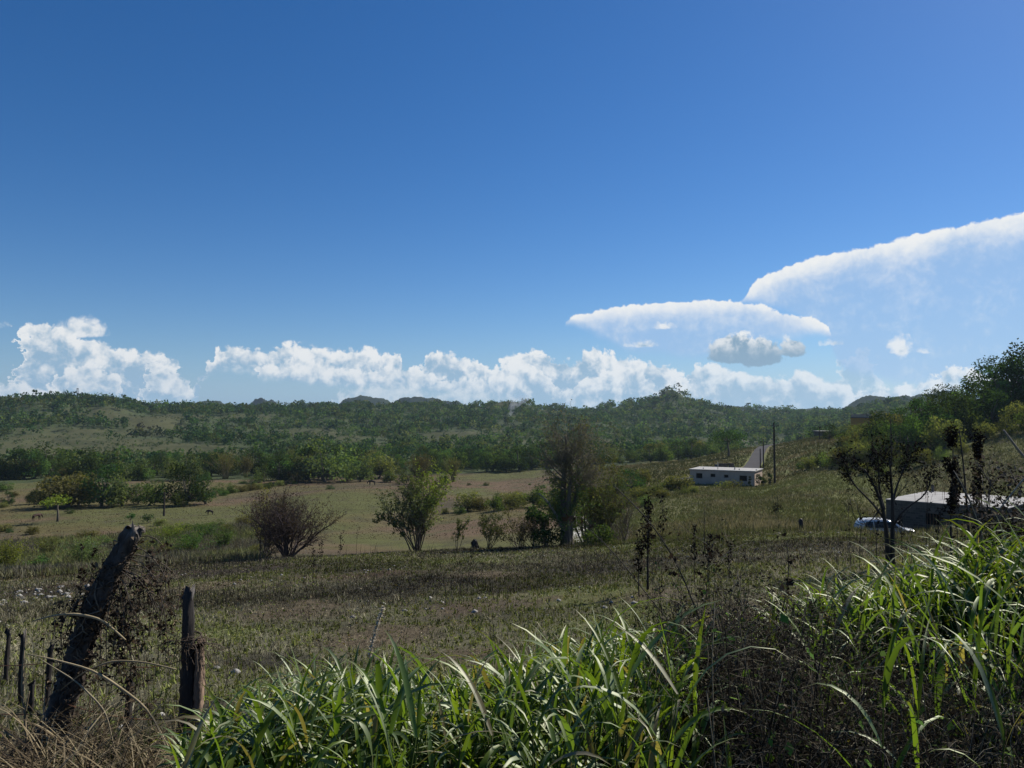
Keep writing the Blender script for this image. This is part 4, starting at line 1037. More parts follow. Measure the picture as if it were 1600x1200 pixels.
# ------------------------------------------------------------------ buildings, road, poles, car
M_BLOCK = plain_mat('weathered_render', (0.48, 0.375, 0.30), 0.9, 0.35, 0.8, 0.2, streak=True)
M_BLOCK2 = plain_mat('grey_concrete_block', (0.105, 0.095, 0.086), 0.9, 0.45, 1.1, 0.2, streak=True)
def add_courses(m, depth=0.45):
    """block courses with paler joints and odd blocks over a wall material"""
    t = m.node_tree; p = next(n for n in t.nodes if n.type == 'BSDF_PRINCIPLED')
    tc = t.nodes.new('ShaderNodeTexCoord'); sp = t.nodes.new('ShaderNodeSeparateXYZ'); t.links.new(tc.outputs['Object'], sp.inputs[0])
    cb = t.nodes.new('ShaderNodeCombineXYZ'); t.links.new((X(t, sp.outputs[0]) + X(t, sp.outputs[1])).s, cb.inputs[0]); t.links.new(sp.outputs[2], cb.inputs[1])
    br = t.nodes.new('ShaderNodeTexBrick'); t.links.new(cb.outputs[0], br.inputs['Vector'])
    br.inputs['Scale'].default_value = 1.0; br.inputs['Brick Width'].default_value = 0.42; br.inputs['Row Height'].default_value = 0.21; br.inputs['Mortar Size'].default_value = 0.014
    br.inputs['Color1'].default_value = (1.15, 1.12, 1.1, 1); br.inputs['Color2'].default_value = (1 - depth, 1 - depth, 1 - depth, 1); br.inputs['Mortar'].default_value = (1.3, 1.28, 1.25, 1)
    old = p.inputs['Base Color'].links[0].from_socket
    t.links.new(mixcol(t, 1.0, old, br.outputs['Color'], 'MULTIPLY'), p.inputs['Base Color'])
add_courses(M_BLOCK2)
M_ROOFW = plain_mat('pale_roof_slab', (0.36, 0.35, 0.33), 0.8, 0.35, 0.9, 0.4)
M_ROOFG = plain_mat('stained_concrete_roof', (0.33, 0.322, 0.31), 0.9, 0.6, 0.7, 0.25)
M_DARK = plain_mat('dark_opening', (0.008, 0.008, 0.009), 0.9, 0.2, 2.0, 0.05)  # near-black colour stands in for the unlit inside of the openings
M_OCHRE = plain_mat('ochre_paint', (0.52, 0.28, 0.085), 0.85, 0.25, 0.8, 0.2, streak=True)
M_POLE = plain_mat('creosoted_pole', (0.055, 0.045, 0.038), 0.9, 0.3, 3, 0.2, streak=True)
M_RUST = plain_mat('rusty_steel', (0.22, 0.10, 0.055), 0.85, 0.3, 6, 0.3)

def wall_panel(g, L, H, thick, openings, origin, dirx, nrm, col=(0.5, 0.5, 0.5)):
    """a wall of length L along dirx with real openings (x0,x1,z0,z1); nrm points outwards"""
    xs = sorted({0.0, L, *[o[0] for o in openings], *[o[1] for o in openings]})
    zs = sorted({0.0, H, *[o[2] for o in openings], *[o[3] for o in openings]})
    solid = np.ones((len(xs) - 1, len(zs) - 1), bool)
    for a, b, c, d in openings:
        for i in range(len(xs) - 1):
            for j in range(len(zs) - 1):
                if xs[i] >= a - 1e-6 and xs[i + 1] <= b + 1e-6 and zs[j] >= c - 1e-6 and zs[j + 1] <= d + 1e-6: solid[i, j] = False
    O = np.asarray(origin, float); D = np.asarray((*dirx, 0.0)); N = np.asarray((*nrm, 0.0)); Zv = np.array([0, 0, 1.0])
    P = lambda x, d, z: O + D * x - N * d + Zv * z
    for i in range(solid.shape[0]):
        for j in range(solid.shape[1]):
            if not solid[i, j]: continue
            a, b, c, d = xs[i], xs[i + 1], zs[j], zs[j + 1]
            g.add([P(a, 0, c), P(b, 0, c), P(b, 0, d), P(a, 0, d)], [[(0, 1, 2, 3)]], col)
            g.add([P(a, thick, c), P(a, thick, d), P(b, thick, d), P(b, thick, c)], [[(0, 1, 2, 3)]], col)
            for (di, dj, q) in ((-1, 0, (P(a, 0, c), P(a, 0, d), P(a, thick, d), P(a, thick, c))), (1, 0, (P(b, 0, c), P(b, thick, c), P(b, thick, d), P(b, 0, d))),
                                (0, -1, (P(a, 0, c), P(a, thick, c), P(b, thick, c), P(b, 0, c))), (0, 1, (P(a, 0, d), P(b, 0, d), P(b, thick, d), P(a, thick, d)))):
                ii, jj = i + di, j + dj
                if not (0 <= ii < solid.shape[0] and 0 <= jj < solid.shape[1]) or not solid[ii, jj]:
                    g.add(list(q), [[(0, 1, 2, 3)]], col)

def house(name, label, cat, A, B, ztop, depth, H, front_open, wmat, roofmat, over=0.25, slab=0.14, side_open=(), roof_tilt=0.0):
    """flat roofed block: A, B front corners (left, right) in plan"""
    A = Vector(A[:2]); B = Vector(B[:2]); L = (B - A).length; d = (B - A) / L; n = Vector((d.y, -d.x))   # outward, towards the viewer
    root = tag(empty(name, (A.x, A.y, ztop - H), math.atan2(d.y, d.x)), label, cat)
    g = Geo(); T = 0.18
    wall_panel(g, L, H, T, front_open, (0, 0, 0), (1, 0), (0, -1))
    wall_panel(g, L, H, T, [], (L, depth, 0), (-1, 0), (0, 1))
    wall_panel(g, depth - 2 * T, H, T, side_open, (L, T, 0), (0, 1), (1, 0))
    wall_panel(g, depth - 2 * T, H, T, [], (0, depth - T, 0), (0, -1), (-1, 0))
    w = g.build('wall', wmat, root)
    g = Geo().box(-over, L + over, -over, depth + over, H + 0.003, H + slab)
    rf = g.build('roof', roofmat, root)
    return root, L, w, rf

# small grey house by the road
def grey_house():
    A = at(1078, 735, 126.5); B = at(1179, 737, 121.5)
    zt = rowz(1128, 735.5, 124); L = (Vector(B[:2]) - Vector(A[:2])).length
    m = L / 101.0                                       # metres per photo pixel along the front
    H = 3.9
    zz = lambda r: H - (r - 735.0) * m
    op = [(10 * m, 20 * m, zz(748.5), zz(740)), (33 * m, 40.5 * m, zz(745.6), zz(740.3)), (54 * m, 61 * m, zz(745.8), zz(741)), (78 * m, 89.5 * m, zz(750.3), zz(741.5))]
    root, L, w, rf = house('grey_house', 'small grey flat roofed house with four dark windows beside the road', 'house', A, B, zt, 7.0, H, op, M_BLOCK, M_ROOFW, 0.16, 0.13)
    for a, b, c, d in op:
        f = Geo()
        f.box(a + .003, b - .003, 0.10, 0.16, c + .003, c + 0.06).box(a + .003, b - .003, 0.10, 0.16, d - 0.06, d - .003)
        f.box(a + .003, a + 0.06, 0.10, 0.16, c + 0.06, d - 0.06).box(b - 0.06, b - .003, 0.10, 0.16, c + 0.06, d - 0.06)
        fr = f.build('window', M_BLOCK2, root)
        Geo().box(a + 0.06, b - 0.06, 0.166, 0.178, c + 0.06, d - 0.06).build('interior_shade', M_DARK, fr)  # dark sheet painted as the shade of the room behind
    # pier, stub columns and standpipe on the roof
    Geo().box(45 * m, 48 * m, -0.08, -0.003, 0.0, H).build('pilaster', M_BLOCK, root)
    Geo().box(42 * m, 42.9 * m, 1.0, 1.1, H + 0.13, H + 1.35).build('roof_pipe', M_ROOFW, rf)
    for x in (17, 67, 74, 100): Geo().box(x * m, x * m + 0.16, 1.6, 1.76, H + 0.13, H + (0.55 if x == 67 else 0.32)).build('roof_stub', M_ROOFW, rf)
grey_house()
def concrete_ruin():
    p = at(1123, 733, 138); q = at(1147, 733, 138); L = q.x - p.x
    z = float(gz(p.x, 138)) - 0.5; top = rowz(1135, 724, 138)
    root = tag(empty('concrete_ruin', (p.x, 138, z)), 'low grey concrete block structure standing behind the small grey house', 'ruin')
    g = Geo(); wall_panel(g, L, top - z, 0.2, [(L * 0.58, L * 0.74, (top - z) - 0.8, (top - z) - 0.25)], (0, 0, 0), (1, 0), (0, -1))
    wall_panel(g, 2.6, top - z - 0.2, 0.2, [], (L, 0.2, 0), (0, 1), (1, 0)); wall_panel(g, 2.6, top - z - 0.3, 0.2, [], (0, 2.8, 0), (0, -1), (-1, 0))
    g.build('wall', M_BLOCK2, root)
concrete_ruin()
for k, (px, Y, hp, w, lab) in enumerate(((1172, 119, 15, 0.7, 'narrow dark columnar shrub before the right window of the small grey house'), (1186, 121, 17, 1.5, 'dark shrub at the right corner of the small grey house'),
                                     (1194, 122, 11, 1.1, 'low dark shrub between the corner shrub and the columnar one near the pole'), (1203, 120, 18, 0.8, 'dark columnar shrub left of the tall utility pole'),
                                     (1147, 117, 9, 3.4, 'low grey green hedge bush before the small grey house'), (1130, 117, 7, 3.6, 'flat dry weedy hedge before the small grey house'))):
    broad_tree('house_shrub', lab, 'shrub', 700 + k, hp / FPX * Y + .3, w, 320, 0.22, 'dark' if k < 4 else 'olive', z0=0.0, K=7, loc=ground_at(px, Y, 760))

# concrete house with the pale roof on the right, beyond the car
def concrete_house():
    A = at(1384, 781, 69.0); B = at(1574, 791, 62.0)
    zt = (rowz(1384, 781, 69) + rowz(1574, 791, 62)) / 2
    L = (Vector(B[:2]) - Vector(A[:2])).length; m = L / 190.0; H = 3.0
    op = [(66 * m, 90 * m, H - 38 * m, H - 18 * m), (20 * m, 28 * m, H - 46 * m, H - 26 * m)]
    root, L, w, rf = house('concrete_house', 'unfinished grey concrete block house with a pale flat roof and steel bars', 'house', A, B, zt - 0.1, 11.0, H, op, M_BLOCK2, M_ROOFG, 0.03, 0.05)
    for a, b, c, d in op[:1]:
        f = Geo()
        for k in range(5): x = a + (b - a) * (k + .5) / 5; f.box(x - 0.012, x + 0.012, 0.05, 0.08, c + .003, d - .003)
        f.build('window_bars', M_RUST, root)
        Geo().box(a + .004, b - .004, 0.12, 0.15, c + .004, d - .004).build('window', M_DARK, root)  # near-black sheet gives the hole behind the bars its shade
    a, b, c, d = op[1]; Geo().box(a + .004, b - .004, 0.1, 0.14, c + .004, d - .004).build('door', M_DARK, root)
    rng = np.random.default_rng(4)
    for k in range(26):
        x = rng.uniform(0.3, L - 0.3); y = rng.choice([0.25, 3.5, 7.0, 10.6]); h = rng.uniform(0.6, 1.1)
        P = polyline((x, y, H + 0.05), (x + rng.uniform(-.05, .05), y, H + 0.05 + h), k=3)[None]
        g = Geo(); add_tubes(g, P, np.full((1, 3), 0.012), 4, (.1, .06, .04)); g.build('steel_bar', M_RUST, rf)
    for x in (0.55, 4.6, 8.0): Geo().box(x, x + 0.22, 10.4, 10.62, H + 0.052, H + 0.75).build('column_stub', M_BLOCK2, rf)
    # upright plank against the front
    P = np.array([[(L * 0.815, -0.35, 0.0), (L * 0.815, -0.34, 2.2), (L * 0.815, -0.33, H + 1.55)]])
    g = Geo(); add_tubes(g, P, np.full((1, 3), 0.06), 4, (.2, .1, .05)); o = g.build('timber_prop', M_RUST, None)
    o.matrix_world = root.matrix_basis.copy(); o.location = root.location; o.rotation_euler = root.rotation_euler
    tag(o, 'reddish brown upright timber prop in front of the concrete house', 'prop')
    g = Geo()
    for k in range(9): g.box(L * 0.735 + (k % 3) * 0.32, L * 0.735 + 0.29 + (k % 3) * 0.32, -2.2, -1.9, 0.203 * (k // 3), 0.2 + 0.203 * (k // 3))
    p = root.location.copy()
concrete_house()

def ochre_house():
    Y = 178
    A = at(1329, 646, Y); B = at(1392, 646, Y - 4.3); zt = rowz(1360, 646, Y)
    H = 5.6; L = (Vector(B[:2]) - Vector(A[:2])).length; m = L / 63
    A = Vector(A[:2]); root = tag(empty('ochre_house', (A.x, A.y, zt - H), math.atan2(B.y - A.y, B.x - A.x)), 'ochre house with an unfinished block parapet above the trees on the slope', 'house')
    g = Geo(); z1 = H - 8 * m; z2 = H
    wall_panel(g, L, z1, 0.2, [(30 * m, 38 * m, z1 - 1.2, z1 - 0.25)], (0, 0, 0), (1, 0), (0, -1)); wall_panel(g, 6.6, z1, 0.2, [], (L, .2, 0), (0, 1), (1, 0)); wall_panel(g, 6.6, z1, 0.2, [], (0, 6.8, 0), (0, -1), (-1, 0)); wall_panel(g, L, z1, 0.2, [], (L, 7, 0), (-1, 0), (0, 1))
    g.build('wall', M_OCHRE, root)
    g = Geo(); top = z1 + (z2 - z1) * 0.82
    g.box(-.15, L + .15, -.15, 7.15, z1 + .003, z1 + .16)
    g.build('floor_slab', M_BLOCK2, root)
    g = Geo(); wall_panel(g, L, top - z1 - .16, 0.18, [], (0, 0, z1 + .163), (1, 0), (0, -1)); wall_panel(g, 6.6, top - z1 - .16, 0.18, [], (0, 6.8, z1 + .163), (0, -1), (-1, 0))
    g.build('parapet', M_BLOCK, root)
    for k in range(6):
        x = (0.01 + k * 0.195) * L; Geo().box(x, x + 0.3, -.03, .2, top + .17, z2 + .14).build('parapet_post', M_BLOCK, root)
    Geo().box(30 * m + .01, 38 * m - .01, 0.12, 0.15, z1 - 1.19, z1 - 0.26).build('window', M_DARK, root)  # black sheet in place of the unlit interior
ochre_house()

def shed(px0, px1, pyt, pyb, Y, name, label, wall, roof):
    A = at(px0, pyt, Y); B = at(px1, pyt, Y); H = (pyb - pyt) / FPX * Y
    root, L, w, rf = house(name, label, 'house', A, B, A.z, 4.0 if Y < 300 else 7.0, H, [((B.x - A.x) * .35, (B.x - A.x) * .5, H * .35, H * .75)], wall, roof, 0.3, 0.12)
    return root
shed(1281, 1298, 674, 681, 205, 'slope_hut', 'small pale roofed hut on the slope skyline left of the ochre house', M_BLOCK2, M_ROOFW)
shed(650, 662, 642, 650, 900, 'hill_house', 'tiny pinkish house on the ridge left of the smoke', plain_mat('pink_wash', (0.36, 0.25, 0.22), .9, .2), M_BLOCK2)
for k, (a, b, t, bb, lab) in enumerate(((861, 869, 648.5, 652, 'tiny house with a pale roof on the ridge behind the top of the dead tree'), (846, 857, 655, 659, 'long low pale house on the ridge left of the dead tree top'), (903, 914, 649, 652.5, 'small long roofed house on the ridge right of the dead tree top'), (930, 933, 649, 653, 'tiny white hut on the ridge right of the long roofed house'), (816, 821, 646.5, 650, 'tiny white roofed house beside the smoke on the ridge'))):
    shed(a, b, t, bb, 905, 'hill_house', lab, M_BLOCK, M_ROOFW)

# road over the crest
def road():
    line = [(1050, 136, 0), (1062, 137), (1076, 138), (1130, 143), (1160, 147), (1171, 153), (1177, 165), (1181, 180), (1184, 200), (1188, 220), (1193, 238), (1204, 252), (1222, 262), (1250, 275)]
    pts = [(colx(p[0], p[1], 735), p[1], 0) for p in line]
    P = polyline(*pts, k=90); T = norm(np.gradient(P, axis=0)); S = np.stack([T[:, 1], -T[:, 0], T[:, 2]], 1)
    offs = np.linspace(-1.65, 1.65, 9)
    V = P[:, None] + S[:, None] * offs[None, :, None]
    zc = gz(P[:, 0], P[:, 1]); zz = gz(V[..., 0], V[..., 1])
    V[..., 2] = np.maximum(zz + 0.05, zc[:, None] + 0.10 - 0.006 * offs[None] ** 2)
    idx = np.arange(90 * 9).reshape(90, 9); f = np.stack([idx[:-1, :-1], idx[:-1, 1:], idx[1:, 1:], idx[1:, :-1]], -1).reshape(-1, 4)
    # skirts down into the ground
    g = Geo().add(V.reshape(-1, 3), [f])
    for e in (0, 8):
        a = V[:, e]; b = a - np.array([0, 0, 0.9]); n = len(a)
        i = np.arange(n); q = np.stack([i[:-1], i[1:], i[1:] + n, i[:-1] + n], -1)
        g.add(np.concatenate([a, b]), [q])
    m = plain_mat('worn_asphalt', (0.085, 0.081, 0.082), 1.0, 0.3, 0.5, 0.03)
    tag(g.build('road', m, None, True), 'grey asphalt road climbing over the crest', 'road', kind='structure')
road()

def pole(px, Y, pyt, name, label, arm=True, r=0.13, lean=0.0):
    base = ground_at(px, Y, 720); top = rowz(px, pyt, Y)
    h = top - base.z
    root = tag(empty(name, base), label, 'pole')
    P = polyline((0, 0, -0.5), (lean * .5, 0, h * .5), (lean, 0, h), k=5)[None]
    g = Geo(); add_tubes(g, P, np.linspace(r * 1.15, r * 0.75, 5)[None], 8, (.1, .08, .06)); g.build('post', M_POLE, root)
    if arm:
        Geo().box(-0.75 + lean, 0.75 + lean, -0.17, -0.105, h - 0.62, h - 0.5).build('crossarm', M_POLE, root)
        for x in (-0.65, 0.0, 0.65):
            v, f = tubes(np.array([[(x + lean, -0.14, h - 0.497), (x + lean, -0.14, h - 0.30)]]), np.array([[0.045, 0.03]]), 6)
            Geo().add(v, f).build('insulator', M_BLOCK, root)
    return root, base, h
pA = pole(1210, 121, 660, 'utility_pole', 'tall dark utility pole nearest the small grey house', r=0.17)
pB = pole(1193, 152, 686, 'utility_pole', 'utility pole right of the road between the tall pole and the crest')
pC = pole(1188, 137, 701, 'short_pole', 'short dark pole without crossarm at the right road edge', arm=False, r=0.12)
pole(1281, 200, 664, 'utility_pole', 'thin pole beside the pale roofed hut on the slope', r=0.12)
pole(258, 133, 769, 'wooden_pole', 'lone brown wooden pole on the left valley field', arm=False, r=0.17)
pole(1393, 108, 655, 'utility_pole', 'thin dark pole standing up out of the trees behind the burnt tree', arm=False, r=0.09)
def tower(px, pyt, pyb, Y):
    b = at(px, pyb, Y); b.z = min(b.z, float(gz(b.x, Y)) + 1); h = rowz(px, pyt, Y) - b.z; w = 1.3
    root = tag(empty('mast_tower', b), 'tiny lattice mast on the skyline of the left hill', 'mast')
    g = Geo(); L = []
    for sx_, sy_ in ((-1, -1), (1, -1), (1, 1), (-1, 1)): L.append([(sx_ * w, sy_ * w, -2), (sx_ * w * .55, sy_ * w * .55, h)])
    n = 6
    for i in range(n):
        z0, z1 = h * i / n, h * (i + 1) / n; a, c = w * (1 - .45 * i / n), w * (1 - .45 * (i + 1) / n)
        for (p, q) in (((-1, -1), (1, -1)), ((1, -1), (1, 1)), ((1, 1), (-1, 1)), ((-1, 1), (-1, -1))):
            L.append([(p[0] * a, p[1] * a, z0), (q[0] * c, q[1] * c, z1)])
    add_tubes(g, np.array(L), np.full((len(L), 2), 0.09), 4, (.1, .1, .1)); g.build('lattice', M_POLE, root)
    Geo().box(-.8, .8, -.8, .8, h, h + 0.3).build('platform', M_POLE, root)
tower(121, 607, 619, 770)

# wires between the poles
def wire(p, q, sag, name, label):
    t = np.linspace(0, 1, 24)[:, None]
    P = np.asarray(p) * (1 - t) + np.asarray(q) * t; P[:, 2] -= 4 * sag * (t * (1 - t))[:, 0]
    v, f = tubes(P[None], np.full((1, 24), 0.011), 4)
    tag(mesh(name, v, f, M_POLE, None, (.05, .05, .05)), label, 'wire')
wire(pA[1] + Vector((0.65, -.14, pA[2] - .3)), pB[1] + Vector((0.65, -.14, pB[2] - .3)), 0.5, 'power_wire', 'thin power wire between the tall pole and the pole at the road')

# ------------------------------------------------------------------ the white car
def car():
    Y = 54.0; base = ground_at(1387, Y, 845)
    base.z = min(base.z, rowz(1387, 846, Y))
    root = tag(empty('white_car', base, R(-6)), 'white estate car parked behind the burnt tree by the concrete house', 'car')
    mp = plain_mat('white_car_paint', (0.62, 0.64, 0.66), 0.25, 0.06, 2.0, 0.5)
    mgl = plain_mat('car_glass', (0.012, 0.014, 0.016), 0.18, 0.0, 1, 0.25); mbl = plain_mat('black_trim', (0.02, 0.02, 0.02), 0.6, 0.1); mal = plain_mat('grey_alloy', (0.4, 0.4, 0.42), 0.35, 0.1, metal=0.8)
    mrd = plain_mat('red_lens', (0.35, 0.02, 0.02), 0.2, 0.05); mcl = plain_mat('clear_lens', (0.7, 0.72, 0.75), 0.12, 0.0)
    # lower body: stations along x (front = +x): x, z_bottom, z_top, half width
    st = [(-2.17, .42, .86, .70), (-2.10, .34, 1.00, .79), (-1.6, .26, 1.03, .84), (-0.6, .24, 1.01, .86), (0.5, .24, 0.99, .86), (0.95, .25, .99, .85), (1.4, .26, .93, .83), (1.9, .30, .84, .78), (2.12, .36, .74, .68), (2.2, .42, .64, .55)]
    def loft(st, prof):
        V = []; m = len(prof)
        for x, zb, zt, w in st: V += [(x + p[2] if len(p) > 2 else x, p[0] * w, zb + (zt - zb) * p[1]) for p in prof]
        n = len(st); idx = np.arange(n * m).reshape(n, m); nx = np.roll(idx, -1, 1)
        q = np.stack([idx[:-1], nx[:-1], nx[1:], idx[1:]], -1).reshape(-1, 4)
        return V, [q, idx[0][::-1][None], idx[-1][None]]
    prof = [(-.9, 0), (-.98, .18), (-1, .5), (-.985, .78), (-.93, .94), (-.8, 1), (.8, 1), (.93, .94), (.985, .78), (1, .5), (.98, .18), (.9, 0)]
    V, F = loft(st, prof); Geo().add(V, F).build('body', mp, root, True)
    # cabin with roof; windows proud of it by a hair
    cs = [(-2.06, 1.00, 1.04, .74), (-1.96, .99, 1.36, .70), (-1.78, .99, 1.57, .66), (-1.0, .99, 1.62, .66), (-0.2, .99, 1.60, .66), (0.18, .99, 1.52, .65), (0.62, .99, 1.24, .70), (1.0, .97, 1.0, .76)]
    cprof = [(-1.16, 0), (-1.05, .55), (-.98, .88), (-.88, 1), (.88, 1), (.98, .88), (1.05, .55), (1.16, 0)]
    V, F = loft(cs, cprof); Geo().add(V, F).build('cabin', mp, root, True)
    def side(y, x, z, s):                                # point on the cabin's flank
        X_ = [c[0] for c in cs]; zb, zt, w = (float(np.interp(x, X_, [c[i] for c in cs])) for i in (1, 2, 3))
        return (x, s * (w * float(np.interp((z - zb) / (zt - zb), [0, .55, .88, 1], [1.16, 1.05, .98, .88])) + 0.018), z)
    for s in (-1, 1):
        for poly in (((-1.86, 1.06), (-1.22, 1.06), (-1.22, 1.48), (-1.68, 1.46)), ((-1.14, 1.06), (-.40, 1.06), (-.40, 1.50), (-1.14, 1.49)), ((-.32, 1.06), (.56, 1.06), (.30, 1.30), (-.02, 1.45), (-.32, 1.49))):
            v = [side(0, x, z, s) for x, z in poly]; v2 = [(a, b - s * 0.03, c) for a, b, c in v]; n = len(v); i = list(range(n))
            Geo().add(v + v2, [[tuple(i if s < 0 else i[::-1])], [(a, (a + 1) % n, n + (a + 1) % n, n + a) for a in range(n)]]).build('side_window', mgl, root)
        Geo().box(-.28, .52, s * .868 - .006, s * .868 + .006, .98, 1.0).build('door_trim', mbl, root)
        Geo().box(-.18, .0, s * .875 - .012, s * .875 + .012, .88, .92).build('door_handle', mbl, root); Geo().box(-1.1, -.92, s * .872 - .012, s * .872 + .012, .88, .92).build('door_handle', mbl, root)
        Geo().box(.50, .66, s * .90 - .09, s * .90 + .09, 1.02, 1.16).build('mirror', mp, root)
        Geo().box(2.02, 2.17, s * .55 - .13, s * .55 + .13, .60, .73).build('headlight', mcl, root)
        Geo().box(-2.185, -2.12, s * .62 - .08, s * .62 + .08, .72, .98).build('tail_light', mrd, root)
        for x in (-1.36, 1.34):
            a = np.arange(24) * 2 * math.pi / 24; ring = [(0.10, .16), (.10, .29), (.06, .315), (-.06, .315), (-.10, .29), (-.10, .16)]
            v = [(x + r * math.cos(t), s * .80 + o * 1.0, .315 + r * math.sin(t)) for t in a for o, r in ring]
            idx = np.arange(24 * 6).reshape(24, 6); nx = np.roll(idx, -1, 0); q = np.stack([idx, nx, np.roll(nx, -1, 1), np.roll(idx, -1, 1)], -1).reshape(-1, 4)
            ty = Geo().add(v, [q]).build('wheel', mbl, root, True)
            v, f = tubes(np.array([[(x, s * .80 - .07, .315), (x, s * .80 + .07, .315)]]), np.array([[.165, .165]]), 16); Geo().add(v, f).build('rim', mal, ty)
    # windscreen and rear window
    ws = [(.22, -.58, 1.50), (.22, .58, 1.50), (.94, .70, 1.05), (.94, -.70, 1.05)]; ws = [(x + .02, y, z + .02) for x, y, z in ws]
    Geo().add(ws + [(x - .03, y, z - .03) for x, y, z in ws], [[(0, 3, 2, 1), (4, 5, 6, 7), (0, 1, 5, 4), (1, 2, 6, 5), (2, 3, 7, 6), (3, 0, 4, 7)]]).build('windscreen', mgl, root)
    rw = [(-1.80, -.56, 1.52), (-1.80, .56, 1.52), (-2.05, .66, 1.12), (-2.05, -.66, 1.12)]; rw = [(x - .02, y, z) for x, y, z in rw]
    Geo().add(rw + [(x + .04, y, z) for x, y, z in rw], [[(0, 1, 2, 3), (7, 6, 5, 4), (0, 4, 5, 1), (1, 5, 6, 2), (2, 6, 7, 3), (3, 7, 4, 0)]]).build('rear_window', mgl, root)
    for s in (-1, 1):
        v, f = tubes(np.array([[(-1.75, s * .58, 1.60), (-1.5, s * .58, 1.66), (-.4, s * .58, 1.655), (-.1, s * .58, 1.60)]]), np.full((1, 4), .018), 6); Geo().add(v, f).build('roof_rail', mbl, root)
    Geo().box(2.1, 2.215, -.62, .62, .36, .46).build('bumper', mbl, root)
car()

# ------------------------------------------------------------------ grazing animals
def animal(px, Y, rz, name, label, col, L=1.9, head_down=True, hpx=800):
    s = L / 1.9
    bm_pts = {'hip': (-.62, 0, 1.12), 'back': (-.1, 0, 1.10), 'chest': (.5, 0, 1.08), 'neck': (.85, 0, 1.12 if head_down else 1.4), 'poll': (1.12, 0, .78 if head_down else 1.62), 'nose': (1.22, 0, .38 if head_down else 1.38)}
    V, E, Rd = [], [], []
    def add(p, r, par=None):
        V.append(tuple(q * s for q in p)); Rd.append(r * s)
        if par is not None: E.append((par, len(V) - 1))
        return len(V) - 1
    hip = add(bm_pts['hip'], .27); bk = add(bm_pts['back'], .29, hip); ch = add(bm_pts['chest'], .28, bk); nk = add(bm_pts['neck'], .16, ch); po = add(bm_pts['poll'], .12, nk); add(bm_pts['nose'], .075, po)
    for y in (-.17, .17):
        k = add((-.62, y, .80), .13, hip); h = add((-.78, y, .45), .065, k); add((-.70, y, .04), .05, h)
        e = add((.5, y, .72), .11, ch); w = add((.52, y, .40), .06, e); add((.50, y, .04), .05, w)
        add((1.02 if head_down else 1.02, y * .95, .90 if head_down else 1.74), .035, po)
    t1 = add((-.92, 0, 1.02), .05, hip); add((-.98, 0, .55), .035, t1)
    me = bpy.data.meshes.new(name); me.from_pydata(V, E, [])
    o = bpy.data.objects.new(name, me); COL.objects.link(o)
    md = o.modifiers.new('skin', 'SKIN')
    for v, r in zip(me.skin_vertices[0].data, Rd): v.radius = (r, r)
    me.skin_vertices[0].data[0].use_root = True
    sb = o.modifiers.new('sub', 'SUBSURF'); sb.levels = sb.render_levels = 2
    me.materials.append(plain_mat('hide_' + name, col, 0.8, 0.2, 3))
    o.location = ground_at(px, Y, hpx); o.rotation_euler = (0, 0, rz)
    tag(o, label, 'animal')
animal(58, 131, R(70), 'brown_cow', 'brown cow seen from behind near the lime green tree', (0.055, 0.03, 0.02), 1.7)
animal(328, 133, R(170), 'brown_cow', 'small dark cow grazing on the field right of the lone pole', (0.04, 0.024, 0.018), 1.3)
animal(581, 206, R(170), 'dark_horse', 'dark horse grazing by the wood left of the brownish bamboo clump', (0.03, 0.02, 0.016), 2.1, hpx=750)

def stump(px, Y, h, r, name, label, col=(0.03, 0.024, 0.02)):
    rng = np.random.default_rng(int(px)); loc = ground_at(px, Y, 850)
    P = np.array([[(0, 0, -.1), (0.02, 0, h * .4), (-.02, 0, h * .75), (.03, 0, h)]]); v, f = tubes(P, np.array([[r * 1.2, r, r * .85, r * .55]]), 9)
    v = v + rng.normal(size=v.shape) * r * 0.12
    o = mesh(name, v, f, M_CHAR, None, col, True); o.location = loc; tag(o, label, 'stump')
stump(742, 51, 0.62, 0.24, 'burnt_stump', 'short black burnt stump between the sapling and the small green shrub')
stump(1252, 47, 0.75, 0.16, 'burnt_stump', 'small pointed black stump on the crest left of the white car')
broad_tree('round_bush', 'small round dark bush on the slope left of the burnt tree', 'bush', 66, 1.1, 1.5, 300, 0.13, [(0.022, 0.024, 0.018), (0.03, 0.028, 0.02)], z0=0.0, K=6, loc=ground_at(1212, 68, 800))

# smoke over the ridge
def smoke():
    Y = 800; b = at(793, 656, Y); s = Y / FPX
    P = np.array([[(0, 0, 0), (3 * s, 0, 8 * s), (6 * s, 0, 17 * s), (14 * s, 2, 29 * s), (26 * s, 4, 41 * s)]])
    P = np.stack([polyline(*P[0], k=16)]); Rr = np.array([np.linspace(1.8, 13, 16) * s])
    v, f = tubes(P, Rr, 14)
    m, t, o = new_mat('smoke')
    vol = t.nodes.new('ShaderNodeVolumePrincipled'); t.links.new(vol.outputs[0], o.inputs['Volume'])
    vol.inputs['Color'].default_value = (0.88, 0.92, 1.0, 1); 
    tc = t.nodes.new('ShaderNodeTexCoord'); d = noise(t, tc.outputs['Object'], 0.16, 3, 0.6)
    sp = t.nodes.new('ShaderNodeSeparateXYZ'); t.links.new(tc.outputs['Object'], sp.inputs[0]); z = X(t, sp.outputs[2])
    dens = (d - 0.42).max(0.0) * (0.9) * (1.0 - z * (1 / (44 * s))).max(0.05)
    t.links.new(dens.s, vol.inputs['Density'])
    o_ = mesh('smoke_plume', v, f, m, None, None, True); o_.location = b
    tag(o_, 'thin bluish smoke rising from the wooded ridge', 'smoke', kind='stuff')
smoke()
